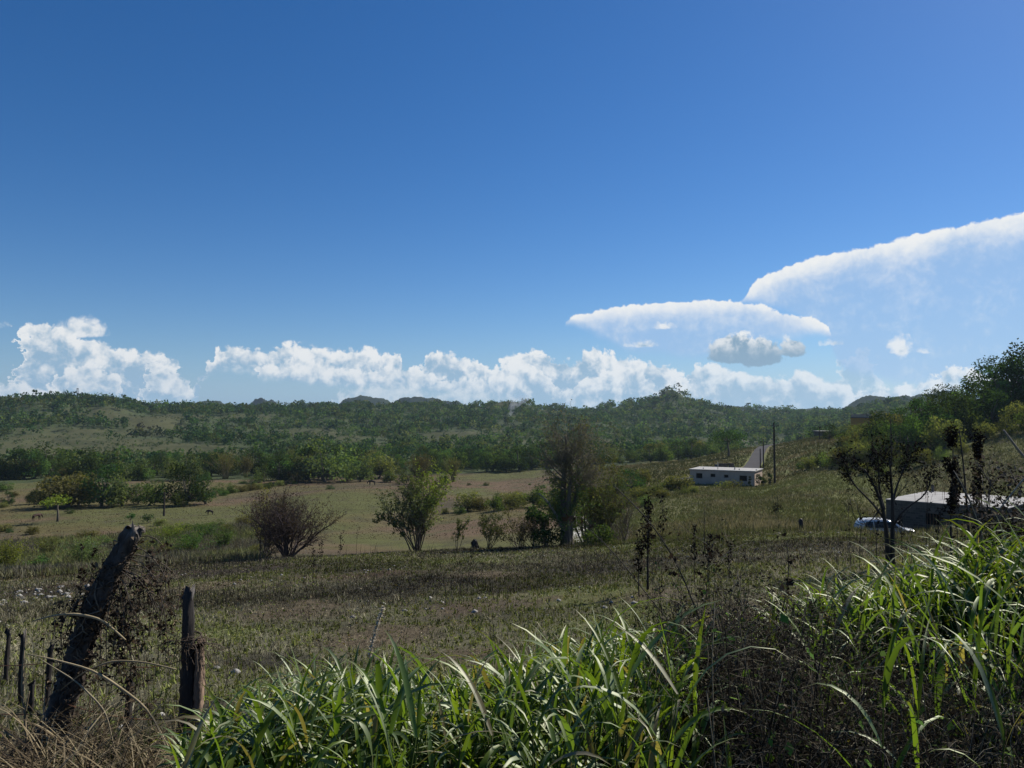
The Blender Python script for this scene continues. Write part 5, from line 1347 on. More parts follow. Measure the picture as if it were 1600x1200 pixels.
# ------------------------------------------------------------------ grass, stubble, weeds: ground cover nobody could count
def blades(rng, B, L, w, az, lean, droop, segs=6, fold=0.25):
    """arching leaf blades: base points B (n,3), lengths L, widths w, azimuth az, starting lean and droop (radians)"""
    n = len(B); t = np.linspace(0, 1, segs + 1)
    th = lean[:, None] + droop[:, None] * t[None] ** 1.6
    hd = np.stack([np.cos(az), np.sin(az), np.zeros(n)], 1)
    st = (L / segs)[:, None]
    dh = np.sin(th) * st; dz = np.cos(th) * st
    h = np.concatenate([np.zeros((n, 1)), np.cumsum(dh[:, :-1], 1)], 1); z = np.concatenate([np.zeros((n, 1)), np.cumsum(dz[:, :-1], 1)], 1)
    C = B[:, None] + hd[:, None] * h[..., None]; C[..., 2] += z
    side = np.stack([-np.sin(az), np.cos(az), np.zeros(n)], 1)
    tw = rng.normal(0, 0.5, n)[:, None] * t[None]
    up = np.stack([-np.cos(th) * hd[:, 0:1], -np.cos(th) * hd[:, 1:2], np.sin(th)], -1)
    sd = side[:, None] * np.cos(tw)[..., None] + up * np.sin(tw)[..., None]
    prof = np.clip(np.minimum(0.45 + 2.2 * t, 1.0) * (1 - t ** 2.2), 0.02, 1)
    hw = (w[:, None] * prof[None] * 0.5)[..., None]
    A = C - sd * hw; D = C + sd * hw; M = C - up * hw * fold * 1.0
    V = np.stack([A, M, D], 2)                         # n, segs+1, 3, 3
    idx = np.arange(n * (segs + 1) * 3).reshape(n, segs + 1, 3)
    q = np.stack([idx[:, :-1, :-1], idx[:, :-1, 1:], idx[:, 1:, 1:], idx[:, 1:, :-1]], -1).reshape(-1, 4)
    return V.reshape(-1, 3), [q], 3 * (segs + 1)

def tuft_blades(rng, x, y, h, w, lean=0.5, nb=4, z=None):
    """thin two-quad blades for distant tufts"""
    n = len(x); m = n * nb
    z = gz(x, y) if z is None else z
    B = np.repeat(np.stack([x, y, z - 0.01], 1), nb, 0) + rng.normal(size=(m, 3)) * np.array([1, 1, 0]) * np.repeat(h, nb)[:, None] * 0.25
    a = rng.uniform(0, 2 * math.pi, m); l = np.abs(rng.normal(0, lean, m)); hh = np.repeat(h, nb) * rng.uniform(0.5, 1.2, m); ww = np.repeat(w, nb) * rng.uniform(0.6, 1.3, m)
    d = np.stack([np.cos(a) * np.sin(l), np.sin(a) * np.sin(l), np.cos(l)], 1)
    sa = rng.uniform(0, 2 * math.pi, m); s = np.stack([np.cos(sa), np.sin(sa), np.zeros(m)], 1)
    mid = B + d * (hh * 0.6)[:, None]; l2 = l * 1.9 + 0.15
    d2 = np.stack([np.cos(a) * np.sin(l2), np.sin(a) * np.sin(l2), np.cos(l2)], 1); tip = mid + d2 * (hh * 0.45)[:, None]
    hw = (ww * 0.5)[:, None]
    V = np.stack([B - s * hw, B + s * hw, mid + s * hw * 0.8, mid - s * hw * 0.8, tip], 1)
    i = np.arange(m)[:, None] * 5
    return V.reshape(-1, 3), [i + np.array([[0, 1, 2, 3]]), i + np.array([[3, 2, 4]])], 5 * nb

def sector(rng, n, px0, px1, r0, r1, power=1.0):
    u = rng.random(n); r = (r0 ** (power + 1) + u * (r1 ** (power + 1) - r0 ** (power + 1))) ** (1 / (power + 1))
    px = rng.uniform(px0, px1, n); a = np.arctan((px - 800) / FPX)
    return np.sin(a) * r, np.cos(a) * r

def field_cover():
    rng = np.random.default_rng(51)
    # burnt stubble of the near field, with straw flecks and green regrowth
    x, y = sector(rng, 115000, -150, 1750, 5.2, 53, 0.55); n = len(x); r = np.hypot(x, y)
    nn = VN.fbm(x * 0.25 + 4, y * 0.25 + 9, 4); g2 = VN2.fbm(x * 0.12 + 40, y * 0.12 + 10, 3)
    bare = VN.fbm(x * .16 + 90, y * .16 + 12, 3) - 0.60
    keep = rng.random(n) < np.clip(0.95 - bare * 8, 0.3, 1); x, y, nn, g2, r = x[keep], y[keep], nn[keep], g2[keep], r[keep]; n = len(x)
    kind = rng.random(n); px = fieldpx(x, y)
    pb, pd, pg = patch('bare', x, y), patch('dark', x, y), patch('green', x, y)
    green = kind < np.clip(0.75 * pg - 0.3 * pd - 0.3 * pb + 0.20 + (g2 - 0.45) * 3.2 + (px - 700) / 4200, 0.05, 0.7)
    straw = ~green & (kind > 0.80 - 0.25 * np.clip((400 - px) / 400, 0, 1)); 
    c = np.where(green[:, None], np.array((0.140, 0.160, 0.046)), np.where(straw[:, None], np.array((0.31, 0.285, 0.195)), np.array((0.060, 0.056, 0.043))))
    pat = np.clip(0.10 + 1.8 * VN.fbm(x * 0.10 + 33, y * 0.22 + 61, 4), 0.45, 1.6)[:, None]
    c = c * (1 - 0.45 * pd[:, None]); c = c * rng.uniform(0.45, 1.3, (n, 1)) * pat
    h = np.where(green, rng.uniform(0.05, 0.14, n), rng.uniform(0.06, 0.22, n) * np.where(rng.random(n) < .25, 1.3, .8)) * (0.8 + 0.5 * nn)
    h = h * (1 - 0.55 * pb); w = np.where(green, 0.020, np.where(straw, 0.009, 0.009)) * (0.65 + r / 28)
    V, F, rep = tuft_blades(rng, x, y, h, w, 0.85, 4)
    tag(mesh('burnt_stubble', V, F, M_DRY, None, np.repeat(c, rep, 0)), 'burnt stubble with straw flecks and green regrowth on the near field', 'stubble', kind='stuff')
    # flat leaf scraps and pale stones
    x, y = sector(rng, 26000, -100, 1720, 5.5, 52, 0.6); z = gz(x, y) + rng.uniform(0.01, 0.06, len(x))
    N = np.tile([0, 0, 1.0], (len(x), 1)); V, F = leaves(rng, np.stack([x, y, z], 1), 0.05 + 0.0012 * np.hypot(x, y), N, 0.55, 0.5)
    tag(mesh('leaf_litter', V, F, M_LEAF, None, palette(rng, len(x), [(0.09, 0.12, 0.035), (0.25, 0.22, 0.15), (0.05, 0.04, 0.03), (0.07, 0.095, 0.03), (0.16, 0.13, 0.08)], 0.4)), 'fallen leaves and small broad leaved weeds on the burnt field', 'leaf litter', kind='stuff')
    # tall burnt stalks
    x, y = sector(rng, 2600, -50, 1700, 7, 50, 0.8); k2 = (VN2.fbm(x * .2 + 7, y * .2 + 70, 3) > 0.47); x, y = x[k2], y[k2]; n = len(x)
    hh = rng.uniform(0.25, 0.85, n); a = rng.uniform(0, 6.28, n); le = np.abs(rng.normal(0, .14, n)) * hh
    b = np.stack([x, y, gz(x, y) - 0.03], 1); P = np.stack([b, b + np.stack([np.cos(a) * le * .4, np.sin(a) * le * .4, hh * .5], 1), b + np.stack([np.cos(a) * le, np.sin(a) * le, hh], 1)], 1)
    v, f = tubes(P, np.stack([np.full(n, .0055), np.full(n, .004), np.full(n, .002)], 1) * (0.7 + np.hypot(x, y)[:, None] / 40), 3)
    tag(mesh('burnt_stalks', v, f, M_CHAR, None, np.repeat(np.where(rng.random((n, 1)) < .3, (0.12, 0.095, 0.07), (0.03, 0.025, 0.022)), 9, 0)), 'thin burnt weed stalks standing all over the near field', 'weed stalks', kind='stuff')
    # right slope
    x, y = sector(rng, 80000, 880, 1760, 48, 130, 0.35); n = len(x); g = VN.fbm(x * 0.16 + 1, y * 0.16 + 5, 4); 
    c = np.array([(0.130, 0.150, 0.050), (0.165, 0.170, 0.072), (0.095, 0.098, 0.044), (0.26, 0.235, 0.13)])[np.clip(((g - 0.36) * 9 + rng.normal(0, .9, n)).astype(int), 0, 3)] * rng.uniform(.6, 1.35, (n, 1))
    V, F, rep = tuft_blades(rng, x, y, rng.uniform(0.12, 0.42, n) * (0.6 + g), rng.uniform(0.03, 0.06, n), 0.55, 3)
    tag(mesh('slope_grass', V, F, M_DRY, None, np.repeat(c, rep, 0)), 'rough green and dry grass covering the right hand slope', 'grass', kind='stuff')
    x, y = sector(rng, 34000, 900, 1500, 130, 262, 0.4); n = len(x); g = VN.fbm(x * 0.1 + 1, y * 0.1 + 5, 4)
    c = np.array([(0.085, 0.095, 0.036), (0.14, 0.13, 0.06), (0.20, 0.17, 0.09)])[np.clip(((g - 0.4) * 8 + rng.normal(0, .8, n)).astype(int), 0, 2)] * rng.uniform(.6, 1.35, (n, 1))
    on_road = (np.abs(fieldpx(x, y) - np.interp(y, [138, 150, 165, 200, 238, 262], [1115, 1167, 1177, 1184, 1193, 1222])) < np.interp(y, [138, 150, 262], [66, 18, 10])) & (y > 132)
    k2 = ~on_road; x, y, c = x[k2], y[k2], c[k2]; n = len(x)
    V, F, rep = tuft_blades(rng, x, y, rng.uniform(0.2, 0.7, n), rng.uniform(0.07, 0.13, n), 0.5, 3)
    tag(mesh('verge_grass', V, F, M_DRY, None, np.repeat(c, rep, 0)), 'taller straw and green grass along the road verges', 'grass', kind='stuff')
    # left rough grass and the valley fields
    x, y = sector(rng, 42000, -150, 420, 52, 122, 0.4); n = len(x); g = VN.fbm(x * 0.12 + 61, y * 0.12 + 5, 4)
    c = np.array([(0.125, 0.118, 0.088), (0.145, 0.142, 0.085), (0.125, 0.138, 0.062), (0.17, 0.185, 0.072)])[np.clip(((g - 0.36) * 10 + rng.normal(0, .8, n)).astype(int), 0, 3)] * rng.uniform(.6, 1.35, (n, 1))
    V, F, rep = tuft_blades(rng, x, y, rng.uniform(0.25, 0.85, n), rng.uniform(0.04, 0.08, n), 0.45, 3)
    tag(mesh('rough_grass', V, F, M_DRY, None, np.repeat(c, rep, 0)), 'tall grey green rough grass on the left below the field edge', 'grass', kind='stuff')
    x, y = sector(rng, 40000, -100, 960, 95, 262, 0.6); n = len(x); g = VN.fbm(x * 0.07 + 1, y * 0.07 + 35, 4)
    c = np.array([(0.125, 0.092, 0.058), (0.105, 0.09, 0.048), (0.078, 0.080, 0.035)])[np.clip(((g - 0.42) * 8 + rng.normal(0, .8, n)).astype(int), 0, 2)] * rng.uniform(.6, 1.3, (n, 1))
    V, F, rep = tuft_blades(rng, x, y, rng.uniform(0.04, 0.15, n), rng.uniform(0.06, 0.14, n), 0.8, 3)
    tag(mesh('valley_grass', V, F, M_DRY, None, np.repeat(c, rep, 0)), 'short dry pasture grass on the valley floor', 'grass', kind='stuff')
field_cover()

def stones():
    """pale stones lying on the burnt field"""
    rng = np.random.default_rng(61)
    x, y = sector(rng, 900, -100, 1500, 7, 50, 0.9); k = VN.fbm(x * .15 + 22, y * .15 + 3, 3) > 0.47; x, y = x[k], y[k]
    xl, yl = sector(rng, 60, -40, 160, 27, 38, 1); x = np.concatenate([x, xl]); y = np.concatenate([y, yl])
    n = len(x); s = np.concatenate([rng.uniform(0.025, 0.07, n - 60), rng.uniform(0.04, 0.13, 60)])
    ico = np.array([(0, 0, 1), (.9, 0, .3), (.25, .85, .35), (-.75, .5, .25), (-.7, -.55, .3), (.3, -.85, .25), (.75, .5, -.4), (-.3, .8, -.4), (-.9, 0, -.4), (-.2, -.85, -.4), (.75, -.5, -.4), (0, 0, -.8)])
    tri = np.array([(0, 1, 2), (0, 2, 3), (0, 3, 4), (0, 4, 5), (0, 5, 1), (1, 6, 2), (2, 7, 3), (3, 8, 4), (4, 9, 5), (5, 10, 1), (2, 6, 7), (3, 7, 8), (4, 8, 9), (5, 9, 10), (1, 10, 6)])
    V = ico[None] * (1 + rng.normal(size=(n, 12, 3)) * 0.18) * s[:, None, None] * np.array([1.2, 1, 0.7]); V = V + np.stack([x, y, gz(x, y) + s * 0.2], 1)[:, None]
    F = (np.arange(n)[:, None, None] * 12 + tri[None]).reshape(-1, 3)
    tag(mesh('field_stones', V.reshape(-1, 3), [F], bark_mat('pale_stone', 9, 0.3, 1.0, 0.4, 0.9), None, np.repeat(rng.uniform(0.18, 0.38, (n, 1)) * np.array([1, .96, .88]), 12, 0)), 'pale limestone stones scattered over the burnt field', 'stones', kind='stuff')
stones()

def tall_grass():
    rng = np.random.default_rng(71)
    # outline of the grass tops: photo column -> row, with the distance of the stand there
    cols = np.array([325, 380, 480, 600, 700, 800, 900, 1000, 1060, 1120, 1200, 1300, 1400, 1480, 1530, 1580, 1650])
    tops = np.array([1150, 1110, 1060, 1065, 1070, 1040, 1015, 990, 995, 1000, 965, 925, 905, 885, 865, 850, 840])
    far = np.array([3.8, 4.3, 4.6, 4.8, 5.0, 5.4, 5.8, 6.2, 6.3, 6.3, 6.3, 6.6, 6.6, 6.4, 6.2, 6.0, 6.0])
    n = 7800
    px = rng.uniform(325, 1640, n); fr = rng.random(n)
    ex = np.arange(n) < 1500; px = np.where(ex, rng.uniform(1130, 1640, n), px); fr = np.where(ex, rng.uniform(0.55, 1.0, n), fr)
    Y = 2.7 + (np.interp(px, cols, far) - 2.7) * fr ** 0.55
    keep = ~((px < 420) & (Y > 4.0) & (rng.random(n) < .5))
    # thin out where the dead weeds stand
    dk = np.clip(1 - np.abs(px - 1150) / 110, 0, 1) * np.clip((5.3 - Y) / .6, 0.12, 1) * 0.85 + np.clip((px - 1020) / 150, 0, 1) * np.clip((5.3 - Y) / 0.45, 0, 1) * 0.92
    keep &= rng.random(n) > dk
    px, Y = px[keep], Y[keep]; n = len(px)
    x = (px - 800) / FPX * Y; z0 = gz(x, Y)
    topz = np.array([rowz(a, b, c) for a, b, c in zip(px, np.interp(px, cols, tops), Y)])
    H = np.clip((topz - z0) * rng.uniform(0.55, 1.0, n), 0.3, 1.75)
    # at the near side the stand is no taller than eye line allows
    H = np.where(Y < 3.6, np.minimum(H, np.clip(EYE - 0.78 - z0, 0.3, 1.3)), H)
    a = rng.uniform(0, 6.28, n); lean = np.abs(rng.normal(0, 0.16, n))
    # culms
    t = np.linspace(0, 1, 5)
    P = np.stack([x[:, None] + np.cos(a)[:, None] * lean[:, None] * H[:, None] * t ** 1.5, Y[:, None] + np.sin(a)[:, None] * lean[:, None] * H[:, None] * t ** 1.5, z0[:, None] - 0.03 + H[:, None] * 0.86 * t], -1)
    g = Geo(); v, f = tubes(P, np.broadcast_to(np.linspace(.0048, .0025, 5), (n, 5)), 4); g.add(v, f, np.repeat(palette(rng, n, [(0.09, 0.13, 0.035), (0.13, 0.14, 0.06)], .2, 1), 20, 0))
    # leaves up each culm
    nl = 7; m = n * nl; i = np.repeat(np.arange(n), nl)
    tt = np.clip(np.tile(np.linspace(0.12, 1.0, nl), n) + rng.normal(0, 0.05, m), 0.03, 1) * 3.999; j = tt.astype(int); fr = (tt - j)[:, None]
    B = P[i, j] * (1 - fr) + P[i, np.minimum(j + 1, 4)] * fr
    L = rng.uniform(0.30, 0.66, m) * np.clip(H[i] / 1.1, 0.55, 1.25); w = rng.uniform(0.013, 0.035, m)
    la = np.tile(np.arange(nl) * 2.6, n) + a[i] + rng.normal(0, 0.5, m)
    ln = rng.uniform(0.15, 0.75, m) + (1 - tt / 4) * 0.25; dr = rng.uniform(0.8, 2.4, m)
    up = (rng.random(m) < 0.2) & (tt > 1.5); dr = np.where(up, rng.uniform(0.0, 0.5, m), dr); ln = np.where(up, ln * 0.6, ln); L = np.where(up, L * 0.72, L)
    V, F, rep = blades(rng, B, L, w, la, ln, dr, 7)
    base = np.array([(0.110, 0.175, 0.036), (0.095, 0.155, 0.045), (0.135, 0.195, 0.036), (0.105, 0.165, 0.060)])
    c = base[rng.integers(0, 4, m)] * rng.uniform(0.7, 1.3, (m, 1)); old = (rng.random(m) < 0.10) | ((tt < 1.0) & (rng.random(m) < 0.45))
    c = np.where(old[:, None], np.array((0.25, 0.215, 0.135)) * rng.uniform(.6, 1.2, (m, 1)), c)
    cc = np.repeat(c, rep, 0).reshape(m, 8, 3, 3)
    tipw = (np.linspace(0, 1, 8)[None, :, None, None] - 0.72).clip(0) * 3.0 * (rng.random(m) < 0.35)[:, None, None, None]
    cc = cc * (1 - tipw) + np.array((0.24, 0.21, 0.06)) * tipw
    g.add(V, F, cc.reshape(-1, 3))
    tag(g.build('tall_grass', M_GRASS), 'tall bright green blades of guinea grass along the near verge', 'grass', kind='stuff')
    # dry undergrowth between the culms
    x, y = sector(rng, 9000, 100, 1680, 2.4, 6.6, 0.8)
    V, F, rep = tuft_blades(rng, x, y, rng.uniform(0.12, 0.42, len(x)), rng.uniform(.006, .012, len(x)), 0.7, 5)
    c = np.where(rng.random((len(x), 1)) < .35, (0.24, 0.20, 0.12), np.where(rng.random((len(x), 1)) < .5, (0.05, 0.042, 0.03), (0.06, 0.085, 0.03)))
    tag(mesh('verge_litter', V, F, M_DRY, None, np.repeat(c * rng.uniform(.6, 1.3, (len(x), 1)), rep, 0)), 'dry and green short grass under the tall blades', 'grass', kind='stuff')
tall_grass()

def weed_thicket():
    """dead dark weeds massed at the lower right"""
    rng = np.random.default_rng(81)
    n = 710; px = np.concatenate([rng.normal(1140, 75, 280), rng.uniform(1080, 1640, 430)]); Y = np.concatenate([rng.uniform(3.6, 5.7, 280), rng.uniform(2.9, 4.7, 430)])
    x = (px - 800) / FPX * Y; z = gz(x, Y)
    topr = np.interp(px, [950, 1060, 1130, 1250, 1350, 1500, 1600, 1660], [1020, 925, 880, 945, 1025, 1045, 1000, 900])
    H = np.array([rowz(a, b, c) for a, b, c in zip(px, topr, Y)]) - z; H = np.clip(H * rng.uniform(0.55, 1.08, n), 0.25, 1.7)
    P0, Q0 = fan_stems(rng, n, 1.0, 0.22, 1.0, k=7, up=0.02, wander=0.08, spread=0.02)
    P0 = P0 * H[:, None, None]; P0 += np.stack([x, Y, z], 1)[:, None]; Q0 = np.broadcast_to(np.linspace(0.0055, 0.002, 7), (n, 7))
    P1, Q1 = spawn(rng, P0, Q0, 6, 0.25, 1, 0.8, 0.36, up=0.02, wander=0.28, k=6, rfac=0.6, droop=0.15)
    P2, Q2 = spawn(rng, P1, Q1, 3, 0.3, 1, 0.8, 0.16, up=0.0, wander=0.35, k=4, rfac=0.6, droop=0.2)
    g = Geo(); c0 = [(0.032, 0.028, 0.024), (0.05, 0.043, 0.034), (0.12, 0.105, 0.08), (0.22, 0.20, 0.15)]
    for P, Q, s in ((P0, Q0, 4), (P1, Q1, 3), (P2, Q2, 3)):
        v, f = tubes(P, np.maximum(Q, 0.0011), s); g.add(v, f, palette(rng, len(P), c0, .3, P.shape[1] * s))
    C = np.concatenate([tips(rng, P2, 21000, 0.3, 0.02), tips(rng, P1, 12000, 0.3, 0.02)])
    V, F = leaves(rng, C, 0.024, None, 0.45, bend=0.3)
    g.add(V, F, palette(rng, len(C), [(0.026, 0.023, 0.02), (0.040, 0.034, 0.028), (0.018, 0.017, 0.015), (0.09, 0.08, 0.06), (0.06, 0.085, 0.03)], .4))
    tag(g.build('dead_weeds', M_DRY), 'dark tangle of dead weeds with shrivelled leaves at the lower right', 'weeds', kind='stuff')
    # scattered fresh broad leaves in the tangle
    C = tips(rng, P1, 1300, 0.2, 0.05); C[:, 2] -= 0.12
    V, F = leaves(rng, C, 0.05, np.tile([0.1, -.3, 1.0], (1300, 1)), 0.65, 0.7)
    tag(mesh('creeping_leaves', V, F, M_LEAF, None, palette(rng, 1300, [(0.08, 0.14, 0.03), (0.11, 0.16, 0.035)], .3)), 'small fresh green creeper leaves among the dead weeds', 'creeper', kind='stuff')
weed_thicket()

def single_stalk(pts, Y, name, label, r=0.006, col=(0.045, 0.036, 0.03), leafn=26, tw=8, seed=1, cat='weed', leafcol=None, dY=None, ls=0.045):
    rng = np.random.default_rng(seed)
    W = [at(a, b, Y + (dY or 0) * k / max(1, len(pts) - 1)) for k, (a, b) in enumerate(pts)]
    base = W[0].copy(); base.z = min(base.z, float(gz(base.x, base.y)))
    root = tag(empty(name, base), label, cat)
    L = [(0, 0, 0)] + [tuple(w - base) for w in W[(0 if (W[0] - base).length > 0.08 else 1):]]
    P = polyline(*L, k=16)[None]; Q = np.linspace(r, r * 0.35, 16)[None]
    g = Geo(); add_tubes(g, P, Q, 5, col)
    if tw:
        P1, Q1 = spawn(rng, P, Q, tw, 0.35, 1, 0.6, 0.16, up=0.02, wander=0.25, k=5, rfac=0.6, droop=0.2); add_tubes(g, P1, np.maximum(Q1, .0012), 3, col)
    g.build('stem', M_CHAR, root)
    if leafn:
        C = tips(rng, P1 if tw else P, leafn, 0.3, 0.012)
        V, F = leaves(rng, C, ls, None, 0.5, bend=0.3); mesh('dead_leaves', V, F, M_DRY, root, palette(rng, leafn, leafcol or [(0.025, 0.02, 0.017), (0.04, 0.03, 0.024)], .4))
    return root
single_stalk([(1150, 1130), (1105, 1000), (1060, 880), (1010, 805), (958, 758)], 5.0, 'dead_weed_stalk', 'long dark stalk arching left above the green grass tops', 0.009, tw=10, seed=3, leafn=40)
single_stalk([(1180, 1110), (1080, 1010), (1010, 930), (960, 860), (915, 822)], 4.6, 'dead_weed_stalk', 'thin dark stalk arching to the foot of the dead tree', 0.006, tw=5, seed=4, leafn=14)
single_stalk([(1190, 1120), (1170, 1000), (1150, 900), (1120, 858), (1030, 800)], 5.2, 'dead_weed_stalk', 'pale thin stalk leaning over the field above the dead weeds', 0.004, (0.14, 0.115, 0.08), tw=4, seed=5, leafn=10)
single_stalk([(1205, 1100), (1215, 980), (1235, 905), (1230, 850)], 4.8, 'dead_weed_stalk', 'upright dark weed with a clump of black leaves above the thicket', 0.007, tw=12, seed=6, leafn=70)
single_stalk([(1095, 1090), (1100, 960), (1108, 880), (1104, 838)], 5.6, 'dead_weed_stalk', 'upright dark weed left of the burnt weeds on the field', 0.006, tw=10, seed=7, leafn=40)
single_stalk([(1460, 930), (1440, 862), (1405, 850), (1392, 846)], 7.4, 'pale_dead_blade', 'pale dry blade bending left in front of the burnt tree foot', 0.004, (0.36, 0.31, 0.21), tw=0, seed=8, leafn=0, cat='dry blade')
single_stalk([(1480, 900), (1445, 868), (1420, 845), (1408, 815)], 7.2, 'pale_dead_blade', 'straight pale dry stem leaning left beside the burnt tree foot', 0.0035, (0.32, 0.28, 0.20), tw=0, seed=9, leafn=0, cat='dry blade')
single_stalk([(1545, 860), (1522, 800), (1510, 762), (1490, 735)], 6.2, 'pale_dead_blade', 'broken pale stem leaning across the bare burnt pole', 0.006, (0.30, 0.26, 0.19), tw=0, seed=10, leafn=0, cat='dry blade')

def seed_head():
    Y = 4.9; b = at(574, 1040, Y); b.z = float(gz(b.x, Y)); t = at(599, 948, Y)
    root = tag(empty('grass_plume', b), 'single pale seed plume rising above the green grass', 'grass plume')
    P = polyline((0, 0, 0), tuple((at(574, 1030, Y) - b) ), tuple(at(586, 985, Y) - b), tuple(t - b), k=12)[None]
    g = Geo(); add_tubes(g, P, np.linspace(.005, .0025, 12)[None], 5, (0.35, 0.32, 0.22)); g.build('stem', M_DRY, root)
    rng = np.random.default_rng(2); C = tips(rng, P[:, 8:], 420, 0.0, 0.006); V, F = leaves(rng, C, 0.022, None, 0.35); mesh('plume', V, F, M_DRY, root, palette(rng, 420, [(0.55, 0.5, 0.42), (0.45, 0.40, 0.32)], .2))
seed_head()

def cane_clump(px, Y, top, n, label, seed, name='cane_plant'):
    rng = np.random.default_rng(seed); loc = ground_at(px, Y, 900); H = rowz(px, top, Y) - loc.z
    root = tag(empty(name, loc), label, 'cane')
    P, Q = fan_stems(rng, n, H * 0.92, 0.10, 0.011, k=7, up=0.06, wander=0.04, spread=0.12)
    g = Geo(); add_tubes(g, P, Q, 6, (0.10, 0.12, 0.045)); g.build('stems', M_GRASS, root)
    nl = 10; i = np.repeat(np.arange(n), nl); m = len(i); tt = np.tile(np.linspace(.3, 1, nl), n) * 5.999; j = tt.astype(int); f = (tt - j)[:, None]
    B = P[i, j] * (1 - f) + P[i, np.minimum(j + 1, 6)] * f
    V, F, rep = blades(rng, B, rng.uniform(.28, .50, m), rng.uniform(.024, .040, m), rng.uniform(0, 6.28, m), rng.uniform(.15, .5, m), rng.uniform(.8, 2.1, m), 8)
    mesh('foliage', V, F, M_GRASS, root, np.repeat(np.array([(0.07, 0.13, 0.03), (0.09, 0.155, 0.035), (0.055, 0.10, 0.03)])[rng.integers(0, 3, m)] * rng.uniform(.7, 1.25, (m, 1)), rep, 0))
cane_clump(1514, 6.4, 850, 3, 'bright green broad bladed cane standing above the grass in front of the concrete house', 5)
cane_clump(1562, 5.6, 830, 4, 'dark green broad bladed cane near the right edge with hanging leaves', 6)
cane_clump(1592, 5.2, 840, 5, 'dense dark cane at the right edge below the dead vines', 7)

def vine_tangle():
    """grey dead vines and black shrub at the upper right edge"""
    rng = np.random.default_rng(9); loc = ground_at(1632, 6.2, 850)
    root = tag(empty('dead_vine_shrub', loc), 'tangled grey dead vines over a dark shrub at the right edge', 'shrub')
    H = rowz(1600, 680, 6.2) - loc.z
    P, Q = fan_stems(rng, 15, H, 0.13, 0.016, k=9, up=0.03, wander=0.12, spread=0.30)
    P1, Q1 = spawn(rng, P, Q, 8, 0.35, 1, 0.9, 0.42, up=-0.03, wander=0.35, k=8, rfac=0.6, droop=0.25)
    P2, Q2 = spawn(rng, P1, Q1, 5, 0.2, 1, 0.9, 0.25, up=-0.05, wander=0.4, k=5, rfac=0.7, droop=0.3)
    g = Geo(); add_tubes(g, P, Q, 5, (0.05, 0.042, 0.036)); add_tubes(g, P1, np.maximum(Q1, .002), 4, (0.14, 0.12, 0.10)); add_tubes(g, P2, np.maximum(Q2, .0013), 3, (0.09, 0.075, 0.06))
    g.build('stems', M_BARK, root)
    C = tips(rng, P2, 7500, .2, .05); C[:, 2] -= rng.random(7500) ** 2 * .5; V, F = leaves(rng, C, 0.040, None, .5, bend=.3); mesh('dead_leaves', V, F, M_DRY, root, palette(rng, 7500, [(0.024, 0.021, 0.018), (0.018, 0.018, 0.014), (0.03, 0.036, 0.02), (0.05, 0.04, 0.03), (0.16, 0.135, 0.11)], .4))
    for a, b, lab, r in ((((1640, 745), (1600, 715), (1568, 672)), 5.8, 'thick pale dead branch leaning left at the right edge', .014), (((1640, 720), (1606, 740), (1578, 775), (1558, 800)), 5.6, 'pale bent dead vine hanging at the right edge', .008)):
        P = polyline(*[tuple(at(*q, b)) for q in a], k=12); o = P[0].copy()
        v, f = tubes((P - o)[None], np.linspace(r, r * .5, 12)[None], 6); ob = mesh('dead_branch', v, f, M_BARK, None, (0.24, 0.21, 0.17)); ob.location = o; tag(ob, lab, 'branch')
vine_tangle()

# ------------------------------------------------------------------ old fence on the left
M_WOODGREY = bark_mat('weathered_log', 16, 0.75, 0.10, 1.0, 0.8)
def gnarled(P, R0, seed, sides=18, ridge=0.18, k=40):
    """a knotty split log along a polyline"""
    rng = np.random.default_rng(seed)
    Q = polyline(*P, k=k); rr = np.interp(np.linspace(0, 1, k), np.linspace(0, 1, len(R0)), R0)
    v, f = tubes(Q[None], rr[None], sides); v = v.reshape(k, sides, 3)
    ctr = Q[:, None]; off = v - ctr
    a = np.arange(sides); ph = rng.uniform(0, 6.28, 4)
    tt = np.linspace(0, 1, k)[:, None]
    amp = 1 + ridge * (0.6 * np.sin(3 * a / sides * 6.283 + ph[0] + 4 * tt) + 0.5 * np.sin(7 * a / sides * 6.283 + ph[1] - 5 * tt) + 0.45 * np.sign(np.sin(11 * a / sides * 6.283 + ph[2] + 3 * tt)) * .5)
    amp = amp * (1 + 0.10 * rng.normal(size=(k, sides)) ) * (1 + 0.18 * (VN.fbm(tt * 9 + seed, a[None] * 0.5, 3) - .5))
    v = ctr + off * amp[..., None]
    v[-1] += rng.normal(size=(sides, 3)) * np.array([.014, .014, .035])
    return v.reshape(-1, 3), f, Q, rr

